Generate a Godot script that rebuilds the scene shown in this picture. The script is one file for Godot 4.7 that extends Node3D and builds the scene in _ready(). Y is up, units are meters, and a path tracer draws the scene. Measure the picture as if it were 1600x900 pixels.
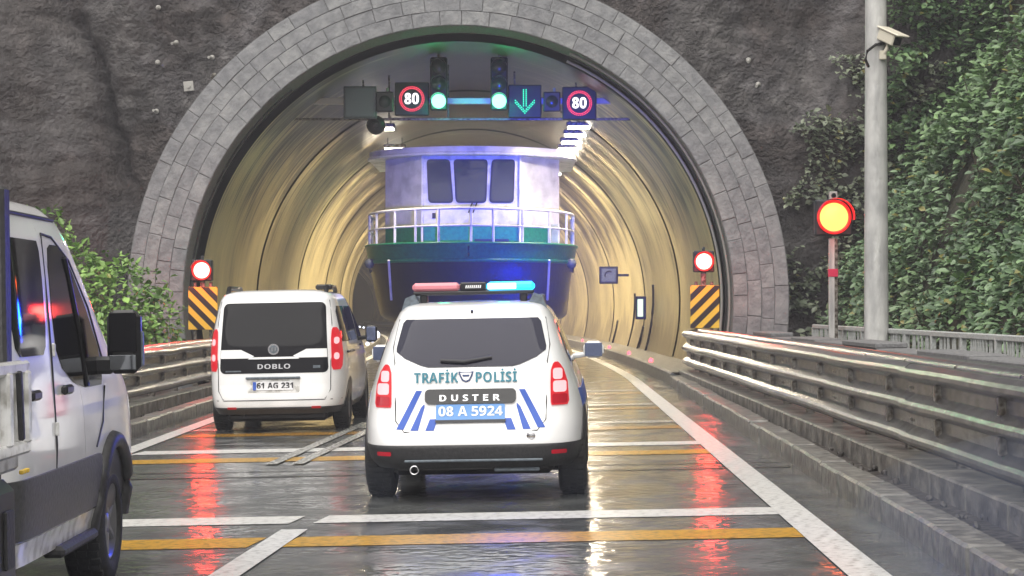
extends Node3D

const TILT := 0.019                 # the carriageway is banked into the left-hand bend
var M := {}
var used := {}
var rng := RandomNumberGenerator.new()
var noise_a := FastNoiseLite.new()
var noise_b := FastNoiseLite.new()

# ---------------------------------------------------------------- course of the road (z measured as metres ahead)
func axis(d: float) -> float:
	return -1.05 - 0.00055 * pow(maxf(d - 42.0, 0.0), 2.0)
func kerb_left(d: float) -> float:
	return axis(d) - 3.7
func kerb_right(d: float) -> float:
	if d < 40.0:
		return 2.57 + (d - 13.6) * 0.0193
	return axis(d) + 4.13
func gy(x: float) -> float:
	return TILT * x

# ---------------------------------------------------------------- mesh helpers
func mb() -> SurfaceTool:
	var st := SurfaceTool.new()
	st.begin(Mesh.PRIMITIVE_TRIANGLES)
	st.set_smooth_group(-1)
	return st

func tri(st: SurfaceTool, a: Vector3, b: Vector3, c: Vector3, inside: Vector3) -> void:
	var n := (b - a).cross(c - a)
	if n.dot((a + b + c) / 3.0 - inside) > 0.0:
		var k := b
		b = c
		c = k
	st.add_vertex(a); st.add_vertex(b); st.add_vertex(c)

func quad(st: SurfaceTool, a: Vector3, b: Vector3, c: Vector3, d: Vector3, inside: Vector3) -> void:
	tri(st, a, b, c, inside)
	tri(st, a, c, d, inside)

func box(st: SurfaceTool, at: Vector3, size: Vector3, bevel := 0.0, turn := Basis.IDENTITY) -> void:
	st.set_smooth_group(-1)
	var h := size * 0.5
	var e := minf(bevel, minf(h.x, minf(h.y, h.z)) * 0.9)
	if e <= 0.0:
		var p := []
		for i in 8:
			p.append(at + turn * Vector3(h.x * (1 if i & 1 else -1), h.y * (1 if i & 2 else -1), h.z * (1 if i & 4 else -1)))
		for f in [[0, 1, 3, 2], [4, 5, 7, 6], [0, 1, 5, 4], [2, 3, 7, 6], [0, 2, 6, 4], [1, 3, 7, 5]]:
			quad(st, p[f[0]], p[f[1]], p[f[2]], p[f[3]], at)
		return
	var v := []
	for i in 8:
		var s := Vector3(1 if i & 1 else -1, 1 if i & 2 else -1, 1 if i & 4 else -1)
		var row := []
		for k in 3:
			var q := h - Vector3(e, e, e)
			q[k] = h[k]
			row.append(at + turn * (q * s))
		v.append(row)
	for k in 3:
		var o := [0, 1, 2]
		o.erase(k)
		var m0: int = 1 << o[0]
		var m1: int = 1 << o[1]
		for s in 2:
			var b0: int = (1 << k) * s
			quad(st, v[b0][k], v[b0 | m0][k], v[b0 | m0 | m1][k], v[b0 | m1][k], at)
		for s in 4:                     # edges that run along axis k
			var b1: int = (m0 if s & 1 else 0) | (m1 if s & 2 else 0)
			quad(st, v[b1][o[0]], v[b1 | (1 << k)][o[0]], v[b1 | (1 << k)][o[1]], v[b1][o[1]], at)
	for i in 8:
		tri(st, v[i][0], v[i][1], v[i][2], at)

func side_basis(dir: Vector3) -> Array:
	var u := dir.cross(Vector3.UP if absf(dir.y) < 0.9 else Vector3.RIGHT).normalized()
	return [u, dir.cross(u).normalized()]

func tube(st: SurfaceTool, pts: Array, r: float, sides := 8, r_end := -1.0) -> void:
	var rings := []
	for i in pts.size():
		var dir: Vector3 = (pts[mini(i + 1, pts.size() - 1)] - pts[maxi(i - 1, 0)]).normalized()
		var sb := side_basis(dir)
		var rr := r if r_end < 0.0 else lerpf(r, r_end, i / float(pts.size() - 1))
		var ring := []
		for k in sides:
			var a := TAU * k / sides
			ring.append(pts[i] + sb[0] * cos(a) * rr + sb[1] * sin(a) * rr)
		rings.append(ring)
	st.set_smooth_group(1)
	for i in pts.size() - 1:
		var mid: Vector3 = (pts[i] + pts[i + 1]) * 0.5
		for k in sides:
			var k2 := (k + 1) % sides
			quad(st, rings[i][k], rings[i][k2], rings[i + 1][k2], rings[i + 1][k], mid)
	st.set_smooth_group(-1)
	for e in 2:
		var c: Vector3 = pts[0] if e == 0 else pts[-1]
		var inside: Vector3 = pts[1] if e == 0 else pts[-2]
		var ring: Array = rings[0] if e == 0 else rings[-1]
		for k in sides:
			tri(st, c, ring[k], ring[(k + 1) % sides], inside)

func disc(st: SurfaceTool, at: Vector3, r: float, dir: Vector3, depth := 0.01, sides := 24, dome := 0.0) -> void:
	var sb := side_basis(dir)
	var back := at - dir * (depth + r)
	for k in sides:
		var a := TAU * k / sides
		var b := TAU * (k + 1) / sides
		var pa: Vector3 = sb[0] * cos(a) * r + sb[1] * sin(a) * r
		var pb: Vector3 = sb[0] * cos(b) * r + sb[1] * sin(b) * r
		st.set_smooth_group(1)
		if dome > 0.0:
			quad(st, at + pa, at + pb, at + pb * 0.6 + dir * dome * 0.75, at + pa * 0.6 + dir * dome * 0.75, back)
			tri(st, at + pa * 0.6 + dir * dome * 0.75, at + pb * 0.6 + dir * dome * 0.75, at + dir * dome, back)
		else:
			tri(st, at + pa, at + pb, at, back)
		st.set_smooth_group(2)
		quad(st, at + pa, at + pb, at + pb - dir * depth, at + pa - dir * depth, at - dir * depth * 0.5)
	st.set_smooth_group(-1)

func lathe(st: SurfaceTool, prof: Array, at: Vector3, ax: Vector3, sides := 28, smooth := true) -> void:
	var sb := side_basis(ax)
	for i in prof.size() - 1:
		st.set_smooth_group(1 if smooth else -1)
		for k in sides:
			var p := []
			for q in [[i, k], [i, k + 1], [i + 1, k + 1], [i + 1, k]]:
				var a: float = TAU * q[1] / sides
				p.append(at + ax * prof[q[0]].y + (sb[0] * cos(a) + sb[1] * sin(a)) * prof[q[0]].x)
			quad2(st, p, _lathe_inside(prof, i, at, ax, (sb[0] * cos(TAU * (k + 0.5) / sides) + sb[1] * sin(TAU * (k + 0.5) / sides))))
	st.set_smooth_group(-1)

func _lathe_inside(prof: Array, i: int, at: Vector3, ax: Vector3, radial: Vector3) -> Vector3:
	var d: Vector2 = prof[i + 1] - prof[i]
	var n := Vector2(d.y, -d.x)        # outside is to this side when the profile runs with the axis
	var m: Vector2 = (prof[i] + prof[i + 1]) * 0.5 - n
	return at + ax * m.y + radial * m.x

func quad2(st: SurfaceTool, p: Array, inside: Vector3) -> void:
	if (p[0] - p[1]).length_squared() > 1e-10:
		tri(st, p[0], p[1], p[2], inside)
	if (p[2] - p[3]).length_squared() > 1e-10:
		tri(st, p[0], p[2], p[3], inside)

# a sheet of points f(i, j); the side away from «inside» (or towards it, when flipped) is the front
func sheet(st: SurfaceTool, f: Callable, nu: int, nv: int, out_dir: Callable, uv = null, smooth := 1) -> void:
	st.set_smooth_group(smooth)
	var g := []
	for i in nu + 1:
		var row := []
		for j in nv + 1:
			row.append(f.call(i / float(nu), j / float(nv)))
		g.append(row)
	for i in nu:
		for j in nv:
			var a: Vector3 = g[i][j]
			var b: Vector3 = g[i + 1][j]
			var c: Vector3 = g[i + 1][j + 1]
			var d: Vector3 = g[i][j + 1]
			var n := (c - a).cross(d - b)
			var ids := [[i, j], [i + 1, j], [i + 1, j + 1], [i, j], [i + 1, j + 1], [i, j + 1]]
			if n.dot(out_dir.call((a + c) * 0.5)) > 0.0:
				ids = [[i, j], [i + 1, j + 1], [i + 1, j], [i, j], [i, j + 1], [i + 1, j + 1]]
			for q in ids:
				if uv != null:
					st.set_uv(uv.call(q[0] / float(nu), q[1] / float(nv)))
				st.add_vertex(g[q[0]][q[1]])
	st.set_smooth_group(-1)

# polygon in the xy plane pushed along z from z0 to z1
func prism(st: SurfaceTool, poly: PackedVector2Array, z0: float, z1: float, frame := Transform3D.IDENTITY) -> void:
	st.set_smooth_group(-1)
	var idx := Geometry2D.triangulate_polygon(poly)
	var mid := (z0 + z1) * 0.5
	for k in range(0, idx.size(), 3):
		for z in [z0, z1]:
			var a := Vector3(poly[idx[k]].x, poly[idx[k]].y, z)
			var b := Vector3(poly[idx[k + 1]].x, poly[idx[k + 1]].y, z)
			var c := Vector3(poly[idx[k + 2]].x, poly[idx[k + 2]].y, z)
			var ins := (a + b + c) / 3.0
			ins.z = mid
			tri(st, frame * a, frame * b, frame * c, frame * ins)
	var cw := Geometry2D.is_polygon_clockwise(poly)
	for k in poly.size():
		var p := poly[k]
		var q := poly[(k + 1) % poly.size()]
		var n := Vector2((q - p).y, -(q - p).x).normalized() * (-1.0 if cw else 1.0)
		var ins2 := (p + q) * 0.5 - n * 0.01
		quad(st, frame * Vector3(p.x, p.y, z0), frame * Vector3(q.x, q.y, z0), frame * Vector3(q.x, q.y, z1), frame * Vector3(p.x, p.y, z1), frame * Vector3(ins2.x, ins2.y, mid))

func finish(st: SurfaceTool) -> ArrayMesh:
	st.generate_normals()
	return st.commit()

# ---------------------------------------------------------------- node helpers
func numbered(called: String) -> String:
	var n: int = used.get(called, 0)
	used[called] = n + 1
	return called if n == 0 else "%s_%03d" % [called, n]

func obj(called: String, st, mat: Material, parent: Node = self, at := Transform3D.IDENTITY) -> MeshInstance3D:
	var o := MeshInstance3D.new()
	o.name = numbered(called) if parent == self else called
	o.mesh = finish(st) if st is SurfaceTool else st
	o.material_override = mat
	o.transform = at
	parent.add_child(o, true)
	return o

func tag(o: Node, label: String, category: String, group := "") -> Node:
	o.set_meta("label", label)
	o.set_meta("category", category)
	if group:
		o.set_meta("group", group)
	return o

func thing(called: String, label: String, category: String, at := Vector3.ZERO, turn := 0.0, group := "", roll := 0.0) -> Node3D:
	var o := Node3D.new()
	o.name = numbered(called)
	add_child(o, true)
	o.basis = Basis(Vector3(0, 0, 1), roll) * Basis(Vector3.UP, turn)
	o.position = at
	tag(o, label, category, group)
	return o

func struct(o: Node) -> Node:
	o.set_meta("kind", "structure")
	return o

func stuff(o: Node) -> Node:
	o.set_meta("kind", "stuff")
	return o

func lettering(called: String, words: String, height: float, mat: Material, parent: Node, at: Vector3, bold := true, turn := Basis.IDENTITY, stretch := 1.0, thick := 0.008) -> MeshInstance3D:
	var t := TextMesh.new()
	var f := SystemFont.new()
	f.font_names = PackedStringArray(["Droid Sans"])
	f.font_weight = 700 if bold else 400
	t.font = f
	t.text = words
	t.font_size = 64
	t.pixel_size = height / 46.0
	t.depth = thick
	t.curve_step = 4.0
	var o := MeshInstance3D.new()
	o.name = called
	o.mesh = t
	o.material_override = mat
	o.transform = Transform3D(turn * Basis.from_scale(Vector3(stretch, 1, 1)), at)
	parent.add_child(o, true)
	return o

# ---------------------------------------------------------------- materials
func noise_tex(freq: float, ramp: Array, size := 512, octaves := 4, seed_ := 1, normal := false, strength := 6.0, kind := FastNoiseLite.TYPE_SIMPLEX_SMOOTH) -> Texture2D:
	var n := FastNoiseLite.new()
	n.noise_type = kind
	n.seed = seed_
	n.frequency = freq
	n.fractal_octaves = octaves
	var im := n.get_seamless_image(size, size)
	if normal:
		im.convert(Image.FORMAT_RGBA8)
		im.bump_map_to_normal_map(strength)
		return ImageTexture.create_from_image(im)
	var lut := []
	var g := Gradient.new()
	g.offsets = PackedFloat32Array(ramp.map(func(r): return r[0]))
	g.colors = PackedColorArray(ramp.map(func(r): return r[1]))
	for i in 256:
		lut.append(g.sample(i / 255.0))
	var data := im.get_data()
	var bytes := PackedByteArray()
	bytes.resize(size * size * 3)
	for i in size * size:
		var c: Color = lut[data[i]]
		bytes[i * 3] = c.r8
		bytes[i * 3 + 1] = c.g8
		bytes[i * 3 + 2] = c.b8
	return ImageTexture.create_from_image(Image.create_from_data(size, size, false, Image.FORMAT_RGB8, bytes))

func grey(v: float) -> Color:
	return Color(v, v, v)

func paint(r: float, g: float, b: float, rough := 0.5, metal := 0.0) -> StandardMaterial3D:
	var m := StandardMaterial3D.new()
	m.albedo_color = Color(r, g, b).linear_to_srgb()
	m.roughness = rough
	m.metallic = metal
	return m

func glow(c: Color, energy: float, base := Color(0.1, 0.1, 0.1)) -> StandardMaterial3D:
	var m := StandardMaterial3D.new()
	m.albedo_color = base
	m.emission_enabled = true
	m.emission = c
	m.emission_energy_multiplier = energy
	m.roughness = 0.3
	return m

func textured(tex: Texture2D, scale: float, rough: float, normal_tex: Texture2D = null, normal_scale := 1.0, tint := Color.WHITE, world := true, stretch := Vector3.ONE) -> StandardMaterial3D:
	var m := StandardMaterial3D.new()
	m.albedo_texture = tex
	m.albedo_color = tint
	m.roughness = rough
	m.uv1_triplanar = true
	m.uv1_world_triplanar = world
	m.uv1_scale = stretch * scale
	if normal_tex:
		m.normal_enabled = true
		m.normal_texture = normal_tex
		m.normal_scale = normal_scale
	return m

func make_materials() -> void:
	var speck := noise_tex(0.05, [[0.2, Color(0.80, 0.80, 0.80)], [0.5, Color(0.93, 0.93, 0.92)], [0.8, Color(1, 1, 1)]], 512, 5, 3)
	var fine_n := noise_tex(0.06, [], 512, 5, 5, true, 4.0)
	var coarse_n := noise_tex(0.02, [], 512, 6, 8, true, 10.0)
	# wet asphalt: dark, glossy film of water that breaks up on the coarser patches
	var asphalt := textured(noise_tex(0.012, [[0.25, Color(0.28, 0.288, 0.292)], [0.5, Color(0.325, 0.333, 0.335)], [0.75, Color(0.37, 0.376, 0.376)]], 1024, 6, 21), 0.12, 1.0, noise_tex(0.10, [], 512, 4, 22, true, 3.0), 0.09)
	asphalt.roughness_texture = noise_tex(0.010, [[0.28, grey(0.10)], [0.5, grey(0.15)], [0.72, grey(0.27)]], 1024, 6, 23)
	asphalt.metallic_specular = 0.5
	M.asphalt = asphalt
	M.mark_white = textured(noise_tex(0.03, [[0.18, Color(0.58, 0.58, 0.57)], [0.32, Color(0.74, 0.74, 0.73)], [0.8, Color(0.82, 0.82, 0.81)]], 512, 5, 31), 0.8, 0.32, fine_n, 0.15)
	M.mark_yellow = textured(noise_tex(0.03, [[0.22, Color(0.45, 0.36, 0.14)], [0.38, Color(0.66, 0.50, 0.15)], [0.8, Color(0.76, 0.58, 0.19)]], 512, 5, 32), 0.8, 0.32, fine_n, 0.15)
	M.mark_worn = textured(noise_tex(0.05, [[0.42, Color(0.30, 0.30, 0.29)], [0.52, Color(0.66, 0.66, 0.64)], [0.8, Color(0.80, 0.80, 0.78)]], 512, 5, 33), 0.8, 0.25, fine_n, 0.15)
	M.mark_yellow_worn = textured(noise_tex(0.05, [[0.40, Color(0.30, 0.27, 0.20)], [0.52, Color(0.62, 0.44, 0.13)], [0.8, Color(0.78, 0.56, 0.16)]], 512, 5, 34), 0.8, 0.25, fine_n, 0.15)
	M.seam = paint(0.015, 0.015, 0.015, 0.3)
	# shotcrete rock
	var rock := textured(noise_tex(0.012, [[0.2, Color(0.245, 0.236, 0.236)], [0.42, Color(0.292, 0.282, 0.281)], [0.6, Color(0.33, 0.319, 0.318)], [0.8, Color(0.43, 0.42, 0.418)]], 1024, 6, 41), 0.17, 0.85, noise_tex(0.05, [], 1024, 6, 42, true, 10.0), 0.7)
	rock.heightmap_enabled = true
	rock.heightmap_texture = noise_tex(0.05, [[0.0, grey(0)], [1.0, grey(1)]], 1024, 6, 43)
	rock.heightmap_scale = 4.0
	rock.detail_enabled = true
	rock.detail_blend_mode = BaseMaterial3D.BLEND_MODE_MUL
	rock.detail_albedo = noise_tex(0.004, [[0.3, Color(0.80, 0.76, 0.75)], [0.5, Color(0.95, 0.95, 0.97)], [0.7, Color(1, 1, 1)]], 512, 4, 44)
	M.rock = rock
	for k in 3:
		M["stone%d" % k] = textured(noise_tex(0.02, [[0.2, Color(0.465, 0.47, 0.482)], [0.5, Color(0.515, 0.52, 0.53)], [0.8, Color(0.555, 0.558, 0.566)]], 512, 5, 51 + k), 0.3, 0.8, fine_n, 0.4, [Color(1, 1, 1), Color(0.955, 0.955, 0.96), Color(1.035, 1.035, 1.03)][k])
	M.mortar = textured(speck, 0.6, 0.9, fine_n, 0.5, Color(0.475, 0.475, 0.485))
	M.concrete = textured(noise_tex(0.015, [[0.2, Color(0.34, 0.33, 0.32)], [0.5, Color(0.42, 0.41, 0.395)], [0.8, Color(0.52, 0.505, 0.485)]], 512, 6, 61), 0.35, 0.5, coarse_n, 0.4)
	M.kerb = textured(noise_tex(0.02, [[0.2, Color(0.31, 0.305, 0.295)], [0.5, Color(0.40, 0.39, 0.375)], [0.8, Color(0.50, 0.49, 0.47)]], 512, 6, 62), 0.5, 0.4, coarse_n, 0.4)
	M.dirt = textured(noise_tex(0.03, [[0.25, Color(0.14, 0.13, 0.12)], [0.5, Color(0.24, 0.22, 0.21)], [0.8, Color(0.36, 0.34, 0.33)]], 512, 6, 63), 0.5, 0.5, coarse_n, 1.0)
	for k in 3:
		M["lining%d" % k] = lining_material(70 + k, [1.0, 0.93, 1.05][k])
	M.soil = textured(noise_tex(0.02, [[0.25, Color(0.13, 0.14, 0.10)], [0.5, Color(0.19, 0.19, 0.14)], [0.8, Color(0.27, 0.26, 0.20)]], 512, 6, 64), 0.4, 0.9, coarse_n, 1.0)
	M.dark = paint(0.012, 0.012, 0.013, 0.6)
	M.beam = paint(0.62, 0.62, 0.62, 0.45)
	M.cable = paint(0.02, 0.02, 0.022, 0.5)
	M.pipe = paint(0.36, 0.35, 0.33, 0.5)
	var steel := textured(noise_tex(0.02, [[0.2, Color(0.42, 0.42, 0.43)], [0.5, Color(0.53, 0.53, 0.54)], [0.8, Color(0.62, 0.62, 0.625)]], 512, 6, 81), 0.5, 0.27, fine_n, 0.12)
	steel.metallic = 0.75
	M.steel = steel
	var steel_old := textured(noise_tex(0.03, [[0.25, Color(0.24, 0.21, 0.18)], [0.5, Color(0.42, 0.40, 0.37)], [0.8, Color(0.56, 0.55, 0.53)]], 512, 6, 82), 0.8, 0.45, fine_n, 0.4)
	steel_old.metallic = 0.5
	M.steel_old = steel_old
	M.pole = textured(noise_tex(0.012, [[0.2, Color(0.60, 0.60, 0.60)], [0.5, Color(0.69, 0.69, 0.685)], [0.8, Color(0.76, 0.76, 0.75)]], 512, 6, 83), 0.4, 0.5, fine_n, 0.3, Color.WHITE, true, Vector3(2.0, 0.4, 2.0))
	M.fence = textured(speck, 0.7, 0.45, fine_n, 0.2, Color(0.74, 0.75, 0.75))
	var white := textured(noise_tex(0.01, [[0.2, Color(0.88, 0.885, 0.89)], [0.6, Color(0.93, 0.93, 0.935)], [1, Color(0.95, 0.95, 0.95)]], 256, 4, 91), 0.5, 0.35, null, 1.0, Color.WHITE, false)
	white.clearcoat_enabled = true
	white.clearcoat = 1.0
	white.clearcoat_roughness = 0.06
	M.white = white
	var dusty := textured(noise_tex(0.02, [[0.25, Color(0.62, 0.61, 0.59)], [0.5, Color(0.84, 0.84, 0.835)], [0.8, Color(0.90, 0.90, 0.90)]], 512, 5, 92), 0.6, 0.3, null, 1.0, Color.WHITE, false)
	dusty.clearcoat_enabled = true
	dusty.clearcoat = 0.6
	dusty.clearcoat_roughness = 0.12
	M.white_dirty = dusty
	M.plastic = textured(speck, 0.9, 0.5, fine_n, 0.3, Color(0.20, 0.20, 0.21), false)
	M.cladding = textured(speck, 0.9, 0.42, fine_n, 0.2, Color(0.29, 0.29, 0.30), false)
	M.black = paint(0.012, 0.012, 0.014, 0.35)
	M.black_gloss = paint(0.008, 0.008, 0.010, 0.08)
	M.rubber = textured(speck, 1.5, 0.75, fine_n, 0.5, Color(0.14, 0.14, 0.14), false)
	M.tint = paint(0.010, 0.010, 0.012, 0.05)
	M.tint.metallic_specular = 0.28
	M.tint_pale = paint(0.026, 0.026, 0.042, 0.06)
	M.tint_pale.metallic_specular = 0.36
	M.mirror = paint(0.32, 0.34, 0.36, 0.05, 1.0)
	M.mirror_blue = paint(0.16, 0.19, 0.30, 0.08, 0.8)
	M.chrome = paint(0.6, 0.6, 0.62, 0.15, 1.0)
	M.alloy = paint(0.32, 0.32, 0.33, 0.35, 0.8)
	M.blue = paint(0.012, 0.075, 0.42, 0.35)
	M.teal = paint(0.015, 0.17, 0.24, 0.35)
	M.navy_letter = paint(0.015, 0.04, 0.14, 0.35)
	M.plate_blue = paint(0.10, 0.26, 0.58, 0.35)
	M.plate_white = paint(0.72, 0.72, 0.74, 0.35)
	M.ink = paint(0.02, 0.02, 0.025, 0.5)
	M.white_letter = paint(0.85, 0.85, 0.85, 0.4)
	M.lamp_red = paint(0.42, 0.012, 0.025, 0.12)
	M.lamp_red_lit = glow(Color(1.0, 0.22, 0.28), 0.16, Color(0.6, 0.03, 0.05))
	M.lamp_white_lit = glow(Color(1.0, 0.72, 0.74), 0.38, Color(0.6, 0.5, 0.5))
	M.lamp_clear = paint(0.55, 0.40, 0.40, 0.15)
	M.reflector = paint(0.55, 0.01, 0.03, 0.15)
	M.bar_red = paint(0.62, 0.22, 0.26, 0.15)
	M.bar_blue = glow(Color(0.10, 0.72, 1.0), 2.2)
	M.bar_core = glow(Color(0.62, 0.98, 1.0), 2.0)
	M.hull = textured(speck, 0.25, 0.35, fine_n, 0.15, Color(0.12, 0.16, 0.22))
	M.green = textured(speck, 0.3, 0.4, fine_n, 0.15, Color(0.04, 0.52, 0.36))
	M.ship_white = textured(noise_tex(0.012, [[0.2, Color(0.72, 0.73, 0.75)], [0.5, Color(0.84, 0.85, 0.87)], [0.8, Color(0.90, 0.90, 0.92)]], 512, 5, 95), 0.3, 0.45, fine_n, 0.1)
	M.ship_deck = paint(0.10, 0.20, 0.17, 0.7)
	M.ship_glass = paint(0.05, 0.06, 0.09, 0.05)
	M.box_grey = textured(speck, 0.8, 0.5, fine_n, 0.2, Color(0.40, 0.44, 0.48))
	M.panel_face = paint(0.13, 0.16, 0.20, 0.3)
	M.board_dark = paint(0.012, 0.015, 0.020, 0.5)
	M.sign_yellow = paint(0.78, 0.52, 0.05, 0.4)
	M.sign_black = paint(0.025, 0.018, 0.02, 0.4)
	M.led_red = glow(Color(1.0, 0.25, 0.36), 0.8)
	M.led_white = glow(Color(1.0, 0.98, 1.0), 1.0)
	M.led_green = glow(Color(0.15, 1.0, 0.74), 0.7)
	M.signal_red = glow(Color(1.0, 0.37, 0.33), 6.5)
	M.signal_red_rim = glow(Color(1.0, 0.10, 0.10), 0.45)
	M.signal_amber = glow(Color(1.0, 0.55, 0.26), 1.6)
	M.signal_green = glow(Color(0.45, 1.0, 0.78), 1.6)
	M.lens_off = paint(0.02, 0.03, 0.03, 0.2)
	M.luminaire = glow(Color(1.0, 0.97, 0.90), 7.0)
	M.stud_white = glow(Color(0.9, 0.92, 1.0), 1.5)
	M.stud_red = glow(Color(1.0, 0.40, 0.45), 1.0)
	M.tape = paint(0.55, 0.02, 0.08, 0.5)
	M.cream = paint(0.62, 0.58, 0.48, 0.4)
	M.bark = textured(speck, 1.0, 0.85, fine_n, 0.6, Color(0.25, 0.20, 0.15))
	for k in 3:
		var leaf := StandardMaterial3D.new()
		leaf.albedo_color = Color.WHITE
		leaf.vertex_color_use_as_albedo = true
		leaf.roughness = 0.38
		leaf.backlight_enabled = true
		leaf.backlight = Color(0.35, 0.42, 0.2)
		M["leaf%d" % k] = leaf
	M.leaf_pale = paint(0.17, 0.33, 0.09, 0.4)
	M.leaf_mid = paint(0.09, 0.20, 0.06, 0.4)

# cream wall lining, black with soot over the crown, the soot running down in brush-like streaks
func lining_material(seed_: int, tone: float) -> StandardMaterial3D:
	var w := 1024
	var h := 128
	var n := FastNoiseLite.new()
	n.seed = seed_
	n.frequency = 0.06
	n.fractal_octaves = 4
	var n2 := FastNoiseLite.new()
	n2.seed = seed_ + 50
	n2.frequency = 0.02
	n2.fractal_octaves = 4
	var bytes := PackedByteArray()
	bytes.resize(w * h * 3)
	for y in h:
		var a := TAU * y / h
		var cx := cos(a) * h / TAU
		var cy := sin(a) * h / TAU
		for x in w:
			var u := absf(x / float(w) - 0.5) * 2.0               # 0 at the crown, 1 at the foot
			var streak := n.get_noise_3d(x * 0.035, cx * 3.0, cy * 3.0)
			var blotch := n2.get_noise_3d(x * 0.35, cx, cy)
			var soot := 1.0 - smoothstep(0.26, 0.64, u + streak * 0.30 + blotch * 0.30)
			var low := smoothstep(0.86, 1.0, u + blotch * 0.2) * 0.5
			var v := tone * (1.0 + streak * 0.07 + blotch * 0.16)
			var c := Color(0.735, 0.68, 0.51) * v
			c = c.lerp(Color(0.27, 0.235, 0.20) * v, clampf(soot * 0.92, 0, 1))
			c = c.lerp(Color(0.36, 0.32, 0.26), low)
			var i := (y * w + x) * 3
			bytes[i] = clampi(int(c.r * 255), 0, 255)
			bytes[i + 1] = clampi(int(c.g * 255), 0, 255)
			bytes[i + 2] = clampi(int(c.b * 255), 0, 255)
	var m := StandardMaterial3D.new()
	m.albedo_texture = ImageTexture.create_from_image(Image.create_from_data(w, h, false, Image.FORMAT_RGB8, bytes))
	m.roughness = 0.42
	return m

# ---------------------------------------------------------------- car bodies: a stack of rounded plan sections
func body_at(b: Dictionary, y: float) -> Array:
	var ys: Array = b.y
	var i := 0
	while i < ys.size() - 2 and y > ys[i + 1]:
		i += 1
	var t := clampf((y - ys[i]) / (ys[i + 1] - ys[i]), 0.0, 1.0)
	var out := []
	for key in ["w", "r", "f"]:
		var a: Array = b[key]
		var p0: float = a[maxi(i - 1, 0)]
		var p1: float = a[i]
		var p2: float = a[i + 1]
		var p3: float = a[mini(i + 2, a.size() - 1)]
		out.append(lerpf(lerpf(p1, p2, t), cubic_interpolate(p1, p2, p0, p3, t), 0.5))
	return out

func rear_z(b: Dictionary, x: float, y: float) -> float:
	var s := body_at(b, y)
	var l: float = (s[1] - s[2]) * 0.5
	var k := minf(absf(x) / s[0], 0.999)
	return (s[1] + s[2]) * 0.5 + l * pow(1.0 - pow(k, b.n), 1.0 / b.n)

func side_x(b: Dictionary, z: float, y: float) -> float:
	var s := body_at(b, y)
	var l: float = (s[1] - s[2]) * 0.5
	var k := minf(absf(z - (s[1] + s[2]) * 0.5) / l, 0.999)
	return s[0] * pow(1.0 - pow(k, b.n), 1.0 / b.n)

func body_shell(b: Dictionary, y0: float, y1: float, rows: int, grow := 0.0, cap_top := true, cap_bottom := true) -> SurfaceTool:
	var st := mb()
	var n: float = b.n
	var ring := func(y: float, a: float) -> Vector3:
		var s := body_at(b, y)
		var c := cos(a)
		var d := sin(a)
		return Vector3((s[0] + grow) * signf(c) * pow(absf(c), 2.0 / n), y, (s[1] + s[2]) * 0.5 + ((s[1] - s[2]) * 0.5 + grow) * signf(d) * pow(absf(d), 2.0 / n))
	var mid := Vector3(0, (y0 + y1) * 0.5, (b.r[0] + b.f[0]) * 0.5)
	sheet(st, func(u, v): return ring.call(lerpf(y0, y1, v), TAU * u), 96, rows, func(p): return Vector3(p.x, (p.y - mid.y) * 0.3, p.z - mid.z))
	for e in 2:
		if (e == 0 and cap_bottom) or (e == 1 and cap_top):
			var y := y0 if e == 0 else y1
			var s := body_at(b, y)
			var c := Vector3(0, y + (0.012 if e == 1 else 0.0), (s[1] + s[2]) * 0.5)
			st.set_smooth_group(1 if e == 1 else -1)
			for k in 96:
				tri(st, ring.call(y, TAU * k / 96.0), ring.call(y, TAU * (k + 1) / 96.0), c, c + Vector3(0, -1.0 if e == 1 else 1.0, 0))
	return st

# a piece that lies on the rear: rows of [y, left, right]; it follows the body and stands «off» proud, with a rim of its own
func rear_patch(b: Dictionary, rows: Array, off := 0.006, cols := 12, thick := 0.012) -> SurfaceTool:
	return patch(rows, func(x, y, o): return Vector3(x, y, rear_z(b, x, y) + o), Vector3(0, 0, 1), off, cols, thick)

func side_patch(b: Dictionary, rows: Array, sgn := 1.0, off := 0.006, cols := 12, thick := 0.012) -> SurfaceTool:
	return patch(rows, func(z, y, o): return Vector3(sgn * (side_x(b, z, y) + o), y, z), Vector3(sgn, 0, 0), off, cols, thick)

func patch(rows: Array, surf: Callable, out: Vector3, off: float, cols: int, thick: float) -> SurfaceTool:
	var st := mb()
	var fine := []
	for i in rows.size() - 1:
		var steps := maxi(1, int(ceil(absf(rows[i + 1][0] - rows[i][0]) / 0.05)))
		for k in steps:
			var t := k / float(steps)
			fine.append([lerpf(rows[i][0], rows[i + 1][0], t), lerpf(rows[i][1], rows[i + 1][1], t), lerpf(rows[i][2], rows[i + 1][2], t)])
	fine.append(rows[-1])
	var pt := func(i: int, j: int, o: float) -> Vector3:
		var r: Array = fine[i]
		return surf.call(lerpf(r[1], r[2], j / float(cols)), r[0], o)
	sheet(st, func(u, v): return pt.call(roundi(u * (fine.size() - 1)), roundi(v * cols), off), fine.size() - 1, cols, func(_p): return out)
	var c: Vector3 = pt.call(fine.size() / 2, cols / 2, off - thick)
	st.set_smooth_group(-1)
	for i in fine.size() - 1:
		for j in [0, cols]:
			quad(st, pt.call(i, j, off), pt.call(i + 1, j, off), pt.call(i + 1, j, off - thick), pt.call(i, j, off - thick), c)
	for j in cols:
		for i in [0, fine.size() - 1]:
			quad(st, pt.call(i, j, off), pt.call(i, j + 1, off), pt.call(i, j + 1, off - thick), pt.call(i, j, off - thick), c)
	return st

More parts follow.
